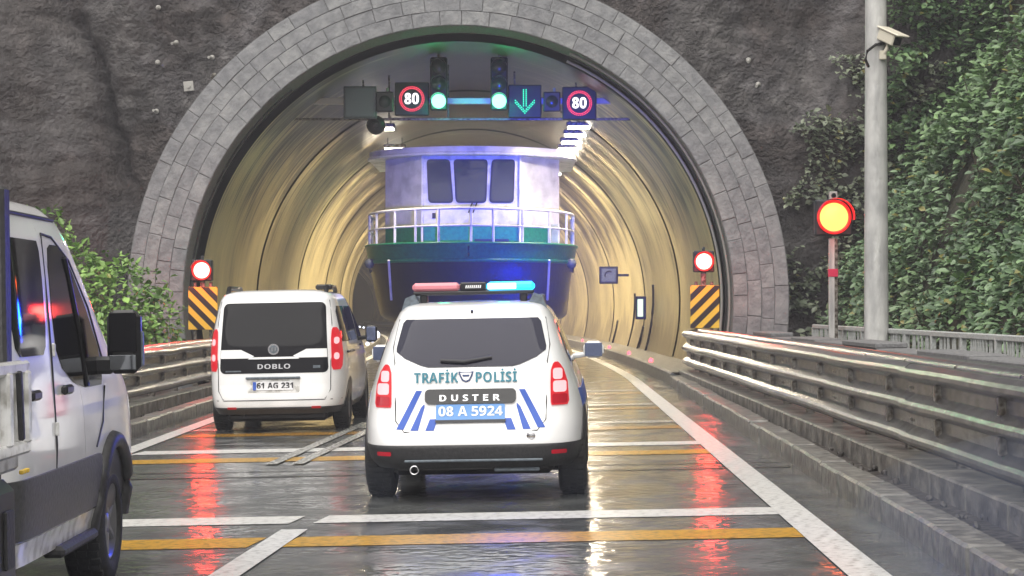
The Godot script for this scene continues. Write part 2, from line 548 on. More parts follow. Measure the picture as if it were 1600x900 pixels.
# rows of a rectangle with rounded corners
func rounded(x0: float, x1: float, y0: float, y1: float, r: float, lean := 0.0) -> Array:
	var out := []
	for k in 5:
		var a := PI * 0.5 * k / 4.0
		out.append([y0 + r * (1.0 - cos(a)), x0 + r * (1.0 - sin(a)), x1 - r * (1.0 - sin(a))])
	for k in 5:
		var a := PI * 0.5 * k / 4.0
		out.append([y1 - r * (1.0 - sin(a)), x0 + r * (1.0 - cos(a)), x1 - r * (1.0 - cos(a))])
	for q in out:
		q[1] += (q[0] - y0) * lean
		q[2] -= (q[0] - y0) * lean
	return out

func line_on(pts: Array, r: float) -> SurfaceTool:
	var st := mb()
	tube(st, pts, r, 5)
	return st

func make_wheel(parent: Node, at: Vector3, r: float, width: float, outward: float, spokes := 5) -> void:
	var w := Node3D.new()
	w.name = "wheel"
	w.position = at
	parent.add_child(w, true)
	var ax := Vector3(outward, 0, 0)
	var h := width * 0.5
	var tyre := mb()
	lathe(tyre, [Vector2(r * 0.62, -h), Vector2(r * 0.80, -h * 1.04), Vector2(r * 0.95, -h * 0.92), Vector2(r, -h * 0.66), Vector2(r, h * 0.66), Vector2(r * 0.95, h * 0.92), Vector2(r * 0.80, h * 1.04), Vector2(r * 0.66, h), Vector2(r * 0.62, h * 0.8), Vector2(r * 0.62, -h)], Vector3.ZERO, ax, 36)
	for k in 44:                        # tread blocks
		var a := TAU * k / 44.0
		var b := Basis(Vector3(1, 0, 0), a)
		for s in [-0.5, 0.0, 0.5]:
			box(tyre, b * Vector3(s * h * 1.1 + 0.01 * (k % 2), r, 0), Vector3(h * 0.44, 0.016, r * 0.10), 0.0, b)
	obj("tyre", tyre, M.rubber, w)
	var rim := mb()
	lathe(rim, [Vector2(r * 0.62, h * 0.82), Vector2(r * 0.58, h * 0.86), Vector2(r * 0.55, h * 0.5), Vector2(r * 0.2, h * 0.55), Vector2(r * 0.16, h * 0.75), Vector2(0.0, h * 0.78)], Vector3.ZERO, ax, 32)
	for k in spokes:
		var b := Basis(Vector3(1, 0, 0), TAU * k / spokes)
		box(rim, b * Vector3(outward * h * 0.62, r * 0.36, 0), Vector3(h * 0.3, r * 0.42, r * 0.13), 0.01, b)
	obj("rim", rim, M.alloy, w)

# ================================================================ the scene
func _ready() -> void:
	rng.seed = 7
	noise_a.seed = 11
	noise_a.frequency = 0.45
	noise_a.fractal_octaves = 4
	noise_b.seed = 12
	noise_b.frequency = 0.12
	# camera, sky, light, exposure
	var cam := Camera3D.new()
	cam.name = "camera"
	cam.position = Vector3(0, 1.55, 0)
	cam.rotation.x = 0.00997
	cam.fov = 16.46
	cam.near = 0.05
	cam.far = 2000.0
	add_child(cam)
	var env := Environment.new()
	env.background_mode = Environment.BG_SKY
	var sky := Sky.new()
	var sm := ProceduralSkyMaterial.new()
	sm.sky_top_color = Color(0.82, 0.825, 0.835)
	sm.sky_horizon_color = Color(0.72, 0.725, 0.735)
	sm.sky_curve = 0.25
	sm.ground_bottom_color = Color(0.25, 0.25, 0.25)
	sm.ground_horizon_color = Color(0.45, 0.45, 0.46)
	sky.sky_material = sm
	env.sky = sky
	env.tonemap_mode = Environment.TONE_MAPPER_LINEAR
	env.tonemap_exposure = 2.9
	env.fog_enabled = true
	env.fog_density = 0.0016
	env.fog_light_color = Color(0.86, 0.86, 0.90)
	env.volumetric_fog_enabled = true
	env.volumetric_fog_density = 0.0
	env.sdfgi_enabled = true
	env.ssao_enabled = true
	env.ssil_enabled = true
	var we := WorldEnvironment.new()
	we.name = "world_environment"
	we.environment = env
	add_child(we)
	var sun := DirectionalLight3D.new()
	sun.name = "overcast_sun"
	sun.light_energy = 0.45
	sun.light_angular_distance = 80.0
	sun.light_color = Color(1.0, 0.985, 0.96)
	sun.rotation_degrees = Vector3(-58, -14, 0)
	sun.shadow_enabled = true
	add_child(sun)

	make_materials()
	make_ground()
	make_markings()
	make_kerbs()
	make_rock()
	make_portal()
	make_tunnel()
	make_lights_in_tunnel()
	make_guardrails()
	make_parapet_and_fence()
	make_plants()
	make_gantry()
	make_portal_signals()
	make_pole_and_lamp()
	make_boat()
	make_van()
	make_police_car()
	make_truck()
	make_spray()

# ---------------------------------------------------------------- ground, road
func tilt_node(called: String) -> Node3D:
	var o := Node3D.new()
	o.name = numbered(called)
	o.rotation.z = TILT
	add_child(o, true)
	return o

func ribbon(left: Callable, right: Callable, d0: float, d1: float, y: float, step := 3.0) -> SurfaceTool:
	var st := mb()
	var n := maxi(1, int(ceil((d1 - d0) / step)))
	sheet(st, func(u, v):
		var d := lerpf(d0, d1, u)
		return Vector3(lerpf(left.call(d), right.call(d), v), y, -d), n, 4, func(_p): return Vector3.UP)
	return st

func make_ground() -> void:
	var g := mb()
	sheet(g, func(u, v): return Vector3(lerpf(-400, 400, u), -0.35, lerpf(200, -600, v)), 20, 20, func(_p): return Vector3.UP)
	struct(obj("ground", g, M.dirt)).rotation.z = TILT
	var road := tilt_node("road")
	struct(road)
	obj("carriageway", ribbon(func(d): return kerb_left(d) - 0.12, func(d): return kerb_right(d) + 0.12, -30.0, 240.0, 0.0), M.asphalt, road)
	obj("expansion_joint", ribbon(func(_d): return -4.7, func(_d): return 2.62, 18.72, 18.80, 0.004), M.seam, road)
	obj("expansion_joint", ribbon(func(_d): return -4.7, func(_d): return 2.62, 19.35, 19.40, 0.004), M.seam, road)
	var verge := tilt_node("verge")
	struct(verge)
	obj("verge_surface", ribbon(func(d): return kerb_right(d) + 0.2, func(d): return kerb_right(d) + 4.2, -30.0, 38.5, 0.10), M.dirt, verge)
	obj("verge_surface", ribbon(func(d): return kerb_left(d) - 9.0, func(d): return kerb_left(d) - 0.2, -30.0, 38.5, 0.10), M.dirt, verge)

func make_markings() -> void:
	var road := get_node("road")
	var edge := func(d: float) -> float:
		return 2.02 + (d - 11.65) * 0.0172 if d < 43.0 else axis(d) + 3.61
	obj("edge_line", ribbon(func(d): return edge.call(d) - 0.12, func(d): return edge.call(d) + 0.12, -12.0, 240.0, 0.008), M.mark_white, road)
	obj("edge_line", ribbon(func(d): return axis(d) - 3.42, func(d): return axis(d) - 3.20, -12.0, 240.0, 0.008), M.mark_white, road)
	# speed bars across both lanes, white beyond yellow; the near pair is broken at the lane line
	var bars := [[14.84, 0.52, "w", -4.15, -1.60], [14.84, 0.52, "w", -1.42, 2.0], [13.42, 0.56, "y", -4.15, -1.72], [13.42, 0.56, "y", -1.50, 1.97],
		[22.3, 0.55, "w", -4.2, 2.12], [20.95, 0.58, "y", -4.2, 2.1], [26.5, 0.55, "W", -4.2, 2.2], [25.25, 0.58, "Y", -4.2, 2.18],
		[31.2, 0.5, "W", -4.2, 2.25], [30.0, 0.5, "Y", -4.2, 2.25], [36.4, 0.5, "W", -4.2, 2.35], [35.2, 0.5, "Y", -4.2, 2.35]]
	for b in bars:
		var st := mb()
		var d0: float = b[0] - b[1] * 0.5
		var d1: float = b[0] + b[1] * 0.5
		var sk: float = 0.035
		sheet(st, func(u, v): return Vector3(lerpf(b[3], b[4], u) + sk * (v * 2.0 - 1.0), 0.004, -lerpf(d0, d1, v)), 24, 2, func(_p): return Vector3.UP)
		obj("white_bar" if b[2].to_lower() == "w" else "yellow_bar", st, {"w": M.mark_white, "y": M.mark_yellow, "W": M.mark_worn, "Y": M.mark_yellow_worn}[b[2]], road)
	var slope := 0.0615
	var lane := func(x0: float, d0: float, d: float) -> float: return x0 + (d - d0) * slope
	obj("lane_dash", ribbon(func(d): return lane.call(-1.79, 11.7, d), func(d): return lane.call(-1.60, 11.7, d), 9.0, 14.15, 0.008, 1.0), M.mark_white, road)
	for k in 2:
		var x0 := -2.44 + 0.27 * k
		obj("lane_line", ribbon(func(d): return lane.call(x0, 21.4, d), func(d): return lane.call(x0 + 0.13, 21.4, d), 20.2, 27.5, 0.012, 1.0), M.mark_worn, road)
		obj("lane_line", ribbon(func(d): return axis(d) - 0.12 + 0.27 * k, func(d): return axis(d) + 0.02 + 0.27 * k, 33.0, 200.0, 0.012), M.mark_worn, road)

func make_kerbs() -> void:
	var kerbs := tilt_node("kerb")
	struct(kerbs)
	for side in 2:
		var d := 9.0
		while d < 38.4:
			var st := mb()
			var x: float = (kerb_right(d + 0.5) + 0.12) if side == 1 else (kerb_left(d + 0.5) - 0.12)
			var jig := rng.randf_range(-0.012, 0.012)
			box(st, Vector3(x + jig, 0.08 + rng.randf_range(-0.008, 0.008), -(d + 0.5)), Vector3(0.24, 0.22, 0.985), 0.02, Basis(Vector3.UP, (-0.0193 if side == 1 else 0.0) + rng.randf_range(-0.006, 0.006)))
			obj("kerb_stone", st, M.kerb, kerbs)
			d += 1.0
	# raised concrete strip that carries the barrier
	var strip := tilt_node("concrete_strip")
	struct(strip)
	for side in 2:
		var d := 10.0
		while d < 38.0:
			var st := mb()
			var x: float = barrier_x(side, d + 0.6) + (0.06 if side == 1 else -0.06)
			box(st, Vector3(x, 0.17, -(d + 0.6)), Vector3(0.34, 0.22, 1.18), 0.015, Basis(Vector3.UP, -0.006 if side == 1 else 0.0))
			obj("strip_block", st, M.concrete, strip)
			d += 1.2
	# litter and lumps of grit on the verge
	var grit := mb()
	for k in 260:
		var d := rng.randf_range(10.0, 37.0)
		var x: float = kerb_right(d) + rng.randf_range(0.28, 0.72) if k % 3 else kerb_left(d) - rng.randf_range(0.26, 0.5)
		var s := rng.randf_range(0.015, 0.05)
		box(grit, Vector3(x, 0.105 + s * 0.3, -d), Vector3(s * 1.4, s, s), s * 0.3, Basis(Vector3(rng.randf(), rng.randf(), rng.randf()).normalized(), rng.randf() * 6.0))
	var g := obj("grit", grit, M.dirt)
	g.rotation.z = TILT
	stuff(g)

func barrier_x(side: int, d: float) -> float:
	if side == 1:
		return 3.2 + (d - 12.4) * 0.0058
	return -5.42 + maxf(d - 30.0, 0.0) * 0.01

# ---------------------------------------------------------------- rock face
func rock_z(x: float, y: float) -> float:
	var fold := -8.85 + 0.30 * (7.9 - y) + noise_b.get_noise_1d(y * 3.0) * 0.25
	var out := 0.0
	if x < fold:
		out += minf((fold - x) * 0.75, 4.0) + smoothstep(0.0, 0.5, fold - x) * 0.25
	else:
		out += maxf(0.0, 0.35 - (x - fold) * 0.35) * -0.6
	var crack := (x - fold - 0.12 + noise_a.get_noise_1d(y * 4.0) * 0.12) / 0.10
	out -= exp(-crack * crack) * 0.45 * smoothstep(8.2, 6.5, y)
	if x < fold - 1.6:
		out += smoothstep(0.0, 1.2, fold - 1.6 - x) * 0.55
	if x > 6.0:
		out += (x - 6.0) * 0.12
	out += noise_a.get_noise_2d(x, y) * 0.17 + noise_b.get_noise_2d(x * 1.4, y * 1.4) * 0.6
	out += noise_a.get_noise_2d(x * 5.0, y * 7.0) * 0.07
	var r := Vector2(x + 1.05, y - 1.66).length()
	out *= smoothstep(6.0, 7.6, r)
	return -39.75 + out - maxf(y - 9.0, 0.0) * 0.12

func make_rock() -> void:
	var st := mb()
	var radii := [5.9]
	while radii[-1] < 46.0:
		radii.append(radii[-1] + maxf(0.085, (radii[-1] - 12.0) * 0.10))
	sheet(st, func(u, v):
		var a := lerpf(-0.32, PI + 0.32, u)
		var r: float = radii[roundi(v * (radii.size() - 1))]
		var p := Vector2(-1.05 + cos(a) * r, 1.66 + sin(a) * r)
		return Vector3(p.x, p.y, rock_z(p.x, p.y)), 420, radii.size() - 1, func(_p): return Vector3(0, 0, 1))
	struct(obj("rock_face", st, M.rock))
	# drain pipes and anchor heads standing out of the sprayed concrete
	var pipes := [[-7.06, 7.52, "upper white drain stub high on the rock, far from the arch"], [-6.64, 6.86, "white drain pipe end above the shoulder of the stone arch"], [-7.08, 6.45, "small anchor head in the rock halfway between crack and arch"],
		[-5.95, 6.56, "tilted anchor stub closest to the arch blocks"], [-5.92, 6.25, "rusty anchor hook close above the arch blocks"], [-7.08, 5.47, "drain hole lip beside the long crack in the rock"],
		[4.73, 6.53, "bright drain stub on the rock between arch and lamp pole, upper of two"], [4.95, 6.05, "white pipe end on the rock between arch and lamp pole, lower of two"]]
	for k in pipes.size():
		var p: Array = pipes[k]
		var t := mb()
		var z := rock_z(p[0], p[1])
		var dir := Vector3(rng.randf_range(-0.5, 0.6), rng.randf_range(-0.5, 0.1), 1).normalized()
		var root := Vector3(p[0], p[1], z - 0.1)
		tube(t, [root, root + dir * 0.30], 0.028, 10)
		lathe(t, [Vector2(0.02, -0.02), Vector2(0.055, 0.0), Vector2(0.05, 0.03), Vector2(0.02, 0.04)], root + dir * 0.12, dir, 10)
		tag(obj("drain_pipe", t, M.pipe if k != 4 else M.steel_old), p[2], "drain pipe", "drain stubs in the rock face")
	var pl := mb()
	var pz := rock_z(-6.45, 5.97) + 0.1
	box(pl, Vector3(-6.45, 5.97, pz), Vector3(0.20, 0.20, 0.04), 0.01, Basis(Vector3(0, 0, 1), 0.1))
	disc(pl, Vector3(-6.45, 5.97, pz + 0.05), 0.04, Vector3(0, 0, 1), 0.03, 12)
	tag(obj("anchor_plate", pl, M.pipe), "square steel anchor plate bolted to the rock", "anchor plate")

# ---------------------------------------------------------------- portal
const ARCH := Vector3(-1.05, 1.70, -38.9)
func ring_block(r0: float, r1: float, a: float, depth: float) -> ArrayMesh:
	var st := mb()
	var e := 0.008
	var outer := []
	for k in 5:
		outer.append(Vector2.from_angle(PI * 0.5 + lerpf(-a, a, k / 4.0)) * r1)
	var poly := []
	for k in 5:
		poly.append(Vector2.from_angle(PI * 0.5 + lerpf(-a, a, k / 4.0)) * r0)
	outer.reverse()
	poly.append_array(outer)
	var c := Vector2(0, (r0 + r1) * 0.5)
	var c3 := Vector3(c.x, c.y, -depth * 0.5)
	var n := poly.size()
	for k in n:
		var p: Vector2 = poly[k]
		var q: Vector2 = poly[(k + 1) % n]
		var pi_ := p.move_toward(c, e)
		var qi := q.move_toward(c, e)
		quad(st, Vector3(p.x, p.y, -depth), Vector3(q.x, q.y, -depth), Vector3(q.x, q.y, -e), Vector3(p.x, p.y, -e), c3)
		quad(st, Vector3(p.x, p.y, -e), Vector3(q.x, q.y, -e), Vector3(qi.x, qi.y, 0), Vector3(pi_.x, pi_.y, 0), c3)
		tri(st, Vector3(pi_.x, pi_.y, 0), Vector3(qi.x, qi.y, 0), Vector3(c.x, c.y, 0), c3)
	return finish(st)

func make_portal() -> void:
	var t := thing("stone_arch", "round tunnel arch faced with grey stone blocks against the rock", "tunnel portal", ARCH)
	var radii := [5.38, 5.66, 5.93, 6.19, 6.46]
	var body := mb()
	var pro := [Vector2(5.375, 0.02), Vector2(6.47, 0.02), Vector2(6.47, -1.1), Vector2(5.375, -1.1), Vector2(5.375, 0.02)]
	for i in 4:
		sheet(body, func(u, v):
			var p: Vector2 = pro[i].lerp(pro[i + 1], v)
			var a := lerpf(-0.32, PI + 0.32, u)
			return Vector3(cos(a) * p.x, sin(a) * p.x, p.y - 0.034), 90, 1, func(p): return [Vector3(0, 0, 1), Vector3(p.x, p.y, 0), Vector3(0, 0, -1), Vector3(-p.x, -p.y, 0)][i], null, 1 + i)
	obj("mortar_ring", body, M.mortar, t)
	var count := 38
	var half := (PI + 0.6) / count * 0.5
	for c in 4:
		var meshes := []
		for v in 3:
			meshes.append(ring_block(radii[c] + 0.006, radii[c + 1] - 0.006, half * [1.0, 0.78, 1.22][v] - 0.0012, 0.14))
		var a := -0.30 - (half if c % 2 else 0.0)
		var k := 0
		while a < PI + 0.30:
			var v := rng.randi() % 3
			var w: float = half * [1.0, 0.78, 1.22][v]
			var o := MeshInstance3D.new()
			o.name = "stone_block"
			o.mesh = meshes[v]
			o.material_override = M["stone%d" % (rng.randi() % 3)]
			o.rotation.z = a + w - PI * 0.5
			o.position.z = rng.randf_range(-0.006, 0.014)
			t.add_child(o, true)
			a += w * 2.0
			k += 1
	# dark recess and service cables just inside the stone
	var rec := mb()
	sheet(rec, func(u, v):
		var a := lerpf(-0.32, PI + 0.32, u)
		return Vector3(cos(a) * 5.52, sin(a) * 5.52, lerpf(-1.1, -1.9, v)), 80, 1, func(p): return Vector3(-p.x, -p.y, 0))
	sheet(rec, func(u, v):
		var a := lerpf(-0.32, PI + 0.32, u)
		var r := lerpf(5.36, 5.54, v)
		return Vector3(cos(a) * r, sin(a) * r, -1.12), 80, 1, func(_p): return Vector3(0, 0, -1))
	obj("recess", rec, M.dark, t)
	for k in 4:
		var cab := mb()
		var pts := []
		for i in 36:
			var a := lerpf(-0.28, 1.15, i / 35.0) if k < 3 else PI - lerpf(-0.28, 0.9, i / 35.0)
			var r: float = [5.34, 5.30, 5.25, 5.32][k]
			pts.append(Vector3(cos(a) * r, sin(a) * r, [-0.35, -0.6, -0.95, -0.5][k]))
		tube(cab, pts, [0.025, 0.018, 0.03, 0.022][k], 6)
		obj("cable_conduit", cab, [M.pipe, M.cable, M.pipe, M.cable][k], t)

# ---------------------------------------------------------------- tunnel bore
func make_tunnel() -> void:
	var t := thing("tunnel", "curving concrete tunnel bore with cream walls and sooty crown", "tunnel")
	var joints := [40.05, 45.0, 49.3, 54.0, 60.0, 66.0, 72.0, 78.0, 84.0, 90.0, 98.0, 106.0, 114.0, 122.0, 132.0, 144.0, 156.0, 170.0, 185.0, 205.0, 235.0]
	var r := 5.22
	var a0 := -0.335
	for i in joints.size() - 1:
		var d0: float = joints[i] + (0.05 if i == 2 else 0.025)
		var d1: float = joints[i + 1] - (0.05 if i == 1 else 0.02)
		var rr := r + (0.03 if i % 2 else 0.0)
		var st := mb()
		var shift := rng.randf()
		sheet(st, func(u, v):
			var a := lerpf(a0, PI - a0, u)
			var d := lerpf(d0, d1, v)
			return Vector3(axis(d) + cos(a) * rr, 1.70 + sin(a) * rr, -d), 96, 3, func(p): return Vector3(axis(-p.z) - p.x, 1.7 - p.y, 0), func(u, v): return Vector2(u, (v * (d1 - d0)) / 5.0 + shift))
		obj("lining_ring", st, M["lining%d" % (rng.randi() % 3)], t)
	var back := mb()
	sheet(back, func(u, v):
		var a := lerpf(a0, PI - a0, u)
		var d := lerpf(40.05, 236.0, v)
		return Vector3(axis(d) + cos(a) * (r + 0.16), 1.70 + sin(a) * (r + 0.16), -d), 48, 40, func(p): return Vector3(axis(-p.z) - p.x, 1.7 - p.y, 0))
	obj("joint_lining", back, M.dark, t)
	var end := mb()
	disc(end, Vector3(axis(236.0), 1.7, -236.0), 6.5, Vector3(0, 0, 1), 0.1, 32)
	obj("far_bulkhead", end, M.dark, t)
	# walkways
	var walk := tilt_node("walkway")
	struct(walk)
	for s in [-1, 1]:
		var st := mb()
		var pro := [Vector2(0, -0.05), Vector2(0, 0.22), Vector2(0.03, 0.25), Vector2(1.5, 0.25)]
		for i in 3:
			sheet(st, func(u, v):
				var d := lerpf(38.4, 236.0, u)
				var p: Vector2 = pro[i].lerp(pro[i + 1], v)
				var e := kerb_left(d) if s < 0 else kerb_right(d)
				return Vector3(e + s * p.x, p.y, -d), 60, 1, func(_p): return Vector3(-s, 0, 0) if i == 0 else Vector3.UP, null, i + 1)
		obj("walkway_kerb", st, M.kerb, walk)
	# drop cables to the sign boxes, and damp cracks
	for c in [[1, 56.5, 0.3, 2.2], [1, 63.0, 0.3, 2.0], [1, 69.5, 0.3, 1.1], [1, 59.5, 0.25, 1.0]]:
		var st := mb()
		var pts := []
		for i in 8:
			var y := lerpf(c[2], c[3], i / 7.0)
			var w := sqrt(5.19 * 5.19 - (y - 1.7) * (y - 1.7))
			pts.append(Vector3(axis(c[1]) + c[0] * w, y, -c[1] - 0.8 * (1.0 - i / 7.0) + noise_a.get_noise_1d(y * 9.0 + c[1]) * 0.12))
		tube(st, pts, 0.035, 5)
		obj("drop_cable", st, M.cable, t)

func make_lights_in_tunnel() -> void:
	var right := [48.9, 51.1, 53.4, 55.6, 57.9, 61.5, 66.0, 72.0, 78.0, 86.0, 96.0, 108.0, 122.0]
	var left := [49.3, 55.6, 61.0, 65.0, 70.0, 78.0, 86.0, 96.0, 108.0, 122.0, 138.0]
	for side in 2:
		var row: Array = right if side == 1 else left
		for k in row.size():
			var d: float = row[k]
			var x := axis(d) + (2.72 if side == 1 else -2.12)
			var y := 6.0
			var label := ""
			if side == 1:
				label = ["nearest white tunnel lamp of the bright right-hand row, below the speed sign", "second white tunnel lamp in the row below the speed sign", "third white tunnel lamp in the row below the speed sign", "fourth white tunnel lamp in the row below the speed sign", "fifth white tunnel lamp, last of the close row above the boat roof"][k] if k < 5 else "tunnel ceiling lamp far down the bore behind the boat"
			else:
				label = ["square white floodlight of the left-hand row beside the dark camera box", "white lamp bar of the left-hand row just above the boat roof"][k] if k < 2 else "tunnel ceiling lamp far down the bore behind the boat"
			var o := thing("tunnel_lamp", label, "lamp", Vector3(x, y, -d), 0.0, "tunnel ceiling lamps")
			var st := mb()
			box(st, Vector3(0, 0.05, 0), Vector3(0.62, 0.12, 0.42), 0.02)
			tube(st, [Vector3(-0.2, 0.1, 0), Vector3(-0.2, 0.3, 0)], 0.015, 6)
			tube(st, [Vector3(0.2, 0.1, 0), Vector3(0.2, 0.3, 0)], 0.015, 6)
			obj("housing", st, M.steel_old, o)
			var gl := mb()
			box(gl, Vector3(0, -0.02, 0.02), Vector3(0.54, 0.05, 0.40), 0.01)
			obj("lamp_glass", gl, M.luminaire, o)
			var l := AreaLight3D.new()
			l.name = "tunnel_lamp_light"
			l.area_size = Vector2(0.5, 0.36)
			l.light_color = Color(1.0, 0.93, 0.80)
			l.light_energy = 7.0 if d < 60.0 else 15.0
			l.area_attenuation = 2.0 if "area_attenuation" in l else 2.0
			l.area_range = 60.0
			l.shadow_enabled = true
			l.rotation_degrees = Vector3(-90, 0, 0)
			l.position = Vector3(0, -0.07, 0)
			o.add_child(l, true)
	# kerb studs: white on the left of the bore, red on the right
	for k in 16:
		var d: float = 62.0 + k * 6.6
		var x := kerb_left(d) - 0.10
		var o := mb()
		disc(o, Vector3(x, gy(x) + 0.30, -d + 0.05), 0.07, Vector3(0, 0, 1), 0.05, 12, 0.03)
		tag(obj("kerb_stud_light", o, M.stud_white), "white kerb light in the far curve of tiny lights between van and boat", "kerb light", "white kerb lights in the tunnel")
	for k in 5:
		var d: float = [45.5, 53.0, 61.0, 74.0, 88.0][k]
		var x := kerb_right(d) + 0.10
		var o := mb()
		disc(o, Vector3(x, gy(x) + 0.30, -d + 0.05), 0.05, Vector3(0, 0, 1), 0.05, 12, 0.03)
		box(o, Vector3(x, gy(x) + 0.26, -d), Vector3(0.10, 0.05, 0.08), 0.01)
		tag(obj("kerb_marker_light", o, M.stud_red), ["red kerb light nearest the barrier end at the tunnel mouth", "red kerb light second from the barrier end inside the tunnel", "red kerb light third from the barrier end inside the tunnel", "red kerb light beside the police car's wing mirror", "farthest red kerb light, partly behind the police car"][k], "kerb light", "red kerb lights in the tunnel")

# ---------------------------------------------------------------- guard rails
func make_guardrails() -> void:
	for side in 2:
		var s := 1.0 if side == 1 else -1.0
		var t := thing("guardrail", "galvanised three-ridge crash barrier beside the police car's lane" if side == 1 else "galvanised three-ridge crash barrier between the white truck and the van", "guardrail", Vector3.ZERO, 0.0, "crash barriers along the road", TILT)
		var pro := []                   # (offset towards the road, height)
		pro.append(Vector2(-0.06, 1.045))
		pro.append(Vector2(0.0, 1.045))
		for h in [0.975, 0.715, 0.455]:
			pro.append_array([Vector2(0.045, h + 0.038), Vector2(0.062, h + 0.012), Vector2(0.060, h - 0.018), Vector2(0.040, h - 0.038), Vector2(-0.030, h - 0.078), Vector2(-0.034, h - 0.165)])
		pro.pop_back()
		pro.append(Vector2(-0.02, 0.37))
		var d := 4.0
		while d < 40.0:
			var d1 := minf(d + 4.0, 40.4)
			var st := mb()
			var lift := rng.randf_range(-0.008, 0.008)
			for i in pro.size() - 1:
				sheet(st, func(u, v):
					var dd: float = lerpf(d, d1 + 0.22, u)
					var p: Vector2 = pro[i].lerp(pro[i + 1], v)
					var lap: float = 0.006 * u
					var curl: float = pow(maxf(dd - 38.2, 0.0) / 2.2, 2.0) * 0.5
					return Vector3(barrier_x(side, dd) - s * (p.x + lap) + s * curl, p.y + lift + noise_b.get_noise_1d(dd * 1.2) * 0.012, -dd), 10, 1, func(_p): return Vector3(-s, 0.25, 0), null, 1 + i)
			obj("rail_section", st, M.steel, t)
			# splice bolts
			var bl := mb()
			for h in [0.845, 0.585]:
				for k in 3:
					var bd := d1 + 0.04 + k * 0.07
					if bd < 38.0:
						disc(bl, Vector3(barrier_x(side, bd) + s * 0.028, h, -bd), 0.018, Vector3(-s, 0, 0), 0.02, 8, 0.008)
			if d1 < 37.9:
				stuff(obj("splice_bolts", bl, M.steel_old, t))
			d += 4.0
		d = 5.0
		while d < 39.0:
			var st := mb()
			var x := barrier_x(side, d) + s * 0.19
			box(st, Vector3(x, 0.55, -d), Vector3(0.10, 1.0, 0.07), 0.008)
			box(st, Vector3(x - s * 0.09, 0.83, -d), Vector3(0.09, 0.26, 0.06), 0.008)
			box(st, Vector3(x - s * 0.09, 0.55, -d), Vector3(0.09, 0.16, 0.06), 0.008)
			obj("post", st, M.steel_old, t)
			# clamps seen in the valleys between the ridges
			for h in [0.845, 0.585]:
				var cl := mb()
				box(cl, Vector3(barrier_x(side, d) - s * (-0.03), h, -d), Vector3(0.10, 0.12, 0.05), 0.006)
				obj("clamp", cl, M.steel_old, t)
			d += 2.0
		# rounded cover rail behind the beam
		var cov := mb()
		var pts := []
		for k in 20:
			var dd := lerpf(6.0, 37.5, k / 19.0)
			pts.append(Vector3(barrier_x(side, dd) + s * 0.22, 1.005, -dd))
		tube(cov, pts, 0.085, 14)
		obj("cover_rail", cov, M.steel, t)

func make_parapet_and_fence() -> void:
	var p := tag(tilt_node("parapet_wall"), "stepped brown-grey concrete parapet between the barrier and the white railing", "wall")
	var d := 10.0
	var k := 0
	while d < 37.5:
		var st := mb()
		var top: float = [0.90, 0.86, 0.93, 0.88][k % 4]
		box(st, Vector3(4.9, top * 0.5, -(d + 1.3)), Vector3(0.34, top, 2.56), 0.02)
		obj("parapet_block", st, M.concrete, p)
		var cp := mb()
		box(cp, Vector3(4.9, top + 0.04, -(d + 1.3)), Vector3(0.42, 0.075, 2.58), 0.015)
		obj("coping_slab", cp, M.steel_old if k % 5 == 9 else M.mortar, p)
		d += 2.6
		k += 1
	var f := thing("railing", "white painted metal railing with thin upright bars below the green slope", "railing", Vector3(5.55, 0.1, 0), 0.0, "")
	var z0 := 14.0
	var z1 := 36.6
	var rail := mb()
	box(rail, Vector3(0, 1.11, -(z0 + z1) * 0.5), Vector3(0.07, 0.075, z1 - z0), 0.012)
	obj("top_rail", rail, M.fence, f)
	var low := mb()
	box(low, Vector3(0, 0.30, -(z0 + z1) * 0.5), Vector3(0.045, 0.05, z1 - z0), 0.01)
	obj("bottom_rail", low, M.fence, f)
	var post := mb()
	box(post, Vector3(0, 0.56, 0), Vector3(0.075, 1.08, 0.075), 0.01)
	var post_mesh := finish(post)
	var bar := mb()
	box(bar, Vector3(0, 0.69, 0), Vector3(0.026, 0.78, 0.026), 0.004)
	var bar_mesh := finish(bar)
	var zz := z0
	var n := 0
	while zz <= z1 + 0.01:
		if n % 14 == 0:
			obj("post", post_mesh, M.fence, f, Transform3D(Basis.IDENTITY, Vector3(0, 0, -zz)))
		elif n % 14 < 12:
			obj("baluster", bar_mesh, M.fence, f, Transform3D(Basis(Vector3(0, 0, 1), rng.randf_range(-0.02, 0.02)), Vector3(0, 0, -zz)))
		zz += 0.125
		n += 1
	obj("post", post_mesh, M.fence, f, Transform3D(Basis.IDENTITY, Vector3(0, 0, -z1)))

# ---------------------------------------------------------------- plants
func leaf_mesh(length: float, width: float) -> ArrayMesh:
	var st := mb()
	var pts := [Vector3(0, 0, 0), Vector3(-width * 0.5, length * 0.06, length * 0.42), Vector3(0, -length * 0.03, length * 0.5), Vector3(width * 0.5, length * 0.06, length * 0.42), Vector3(0, -length * 0.10, length), Vector3(-width * 0.36, length * 0.02, length * 0.72), Vector3(width * 0.36, length * 0.02, length * 0.72)]
	for f in [[0, 1, 2], [0, 2, 3], [1, 5, 2], [2, 6, 3], [5, 4, 2], [2, 4, 6]]:
		tri(st, pts[f[0]], pts[f[1]], pts[f[2]], pts[f[0]] - Vector3(0, 5, 0))
	return finish(st)

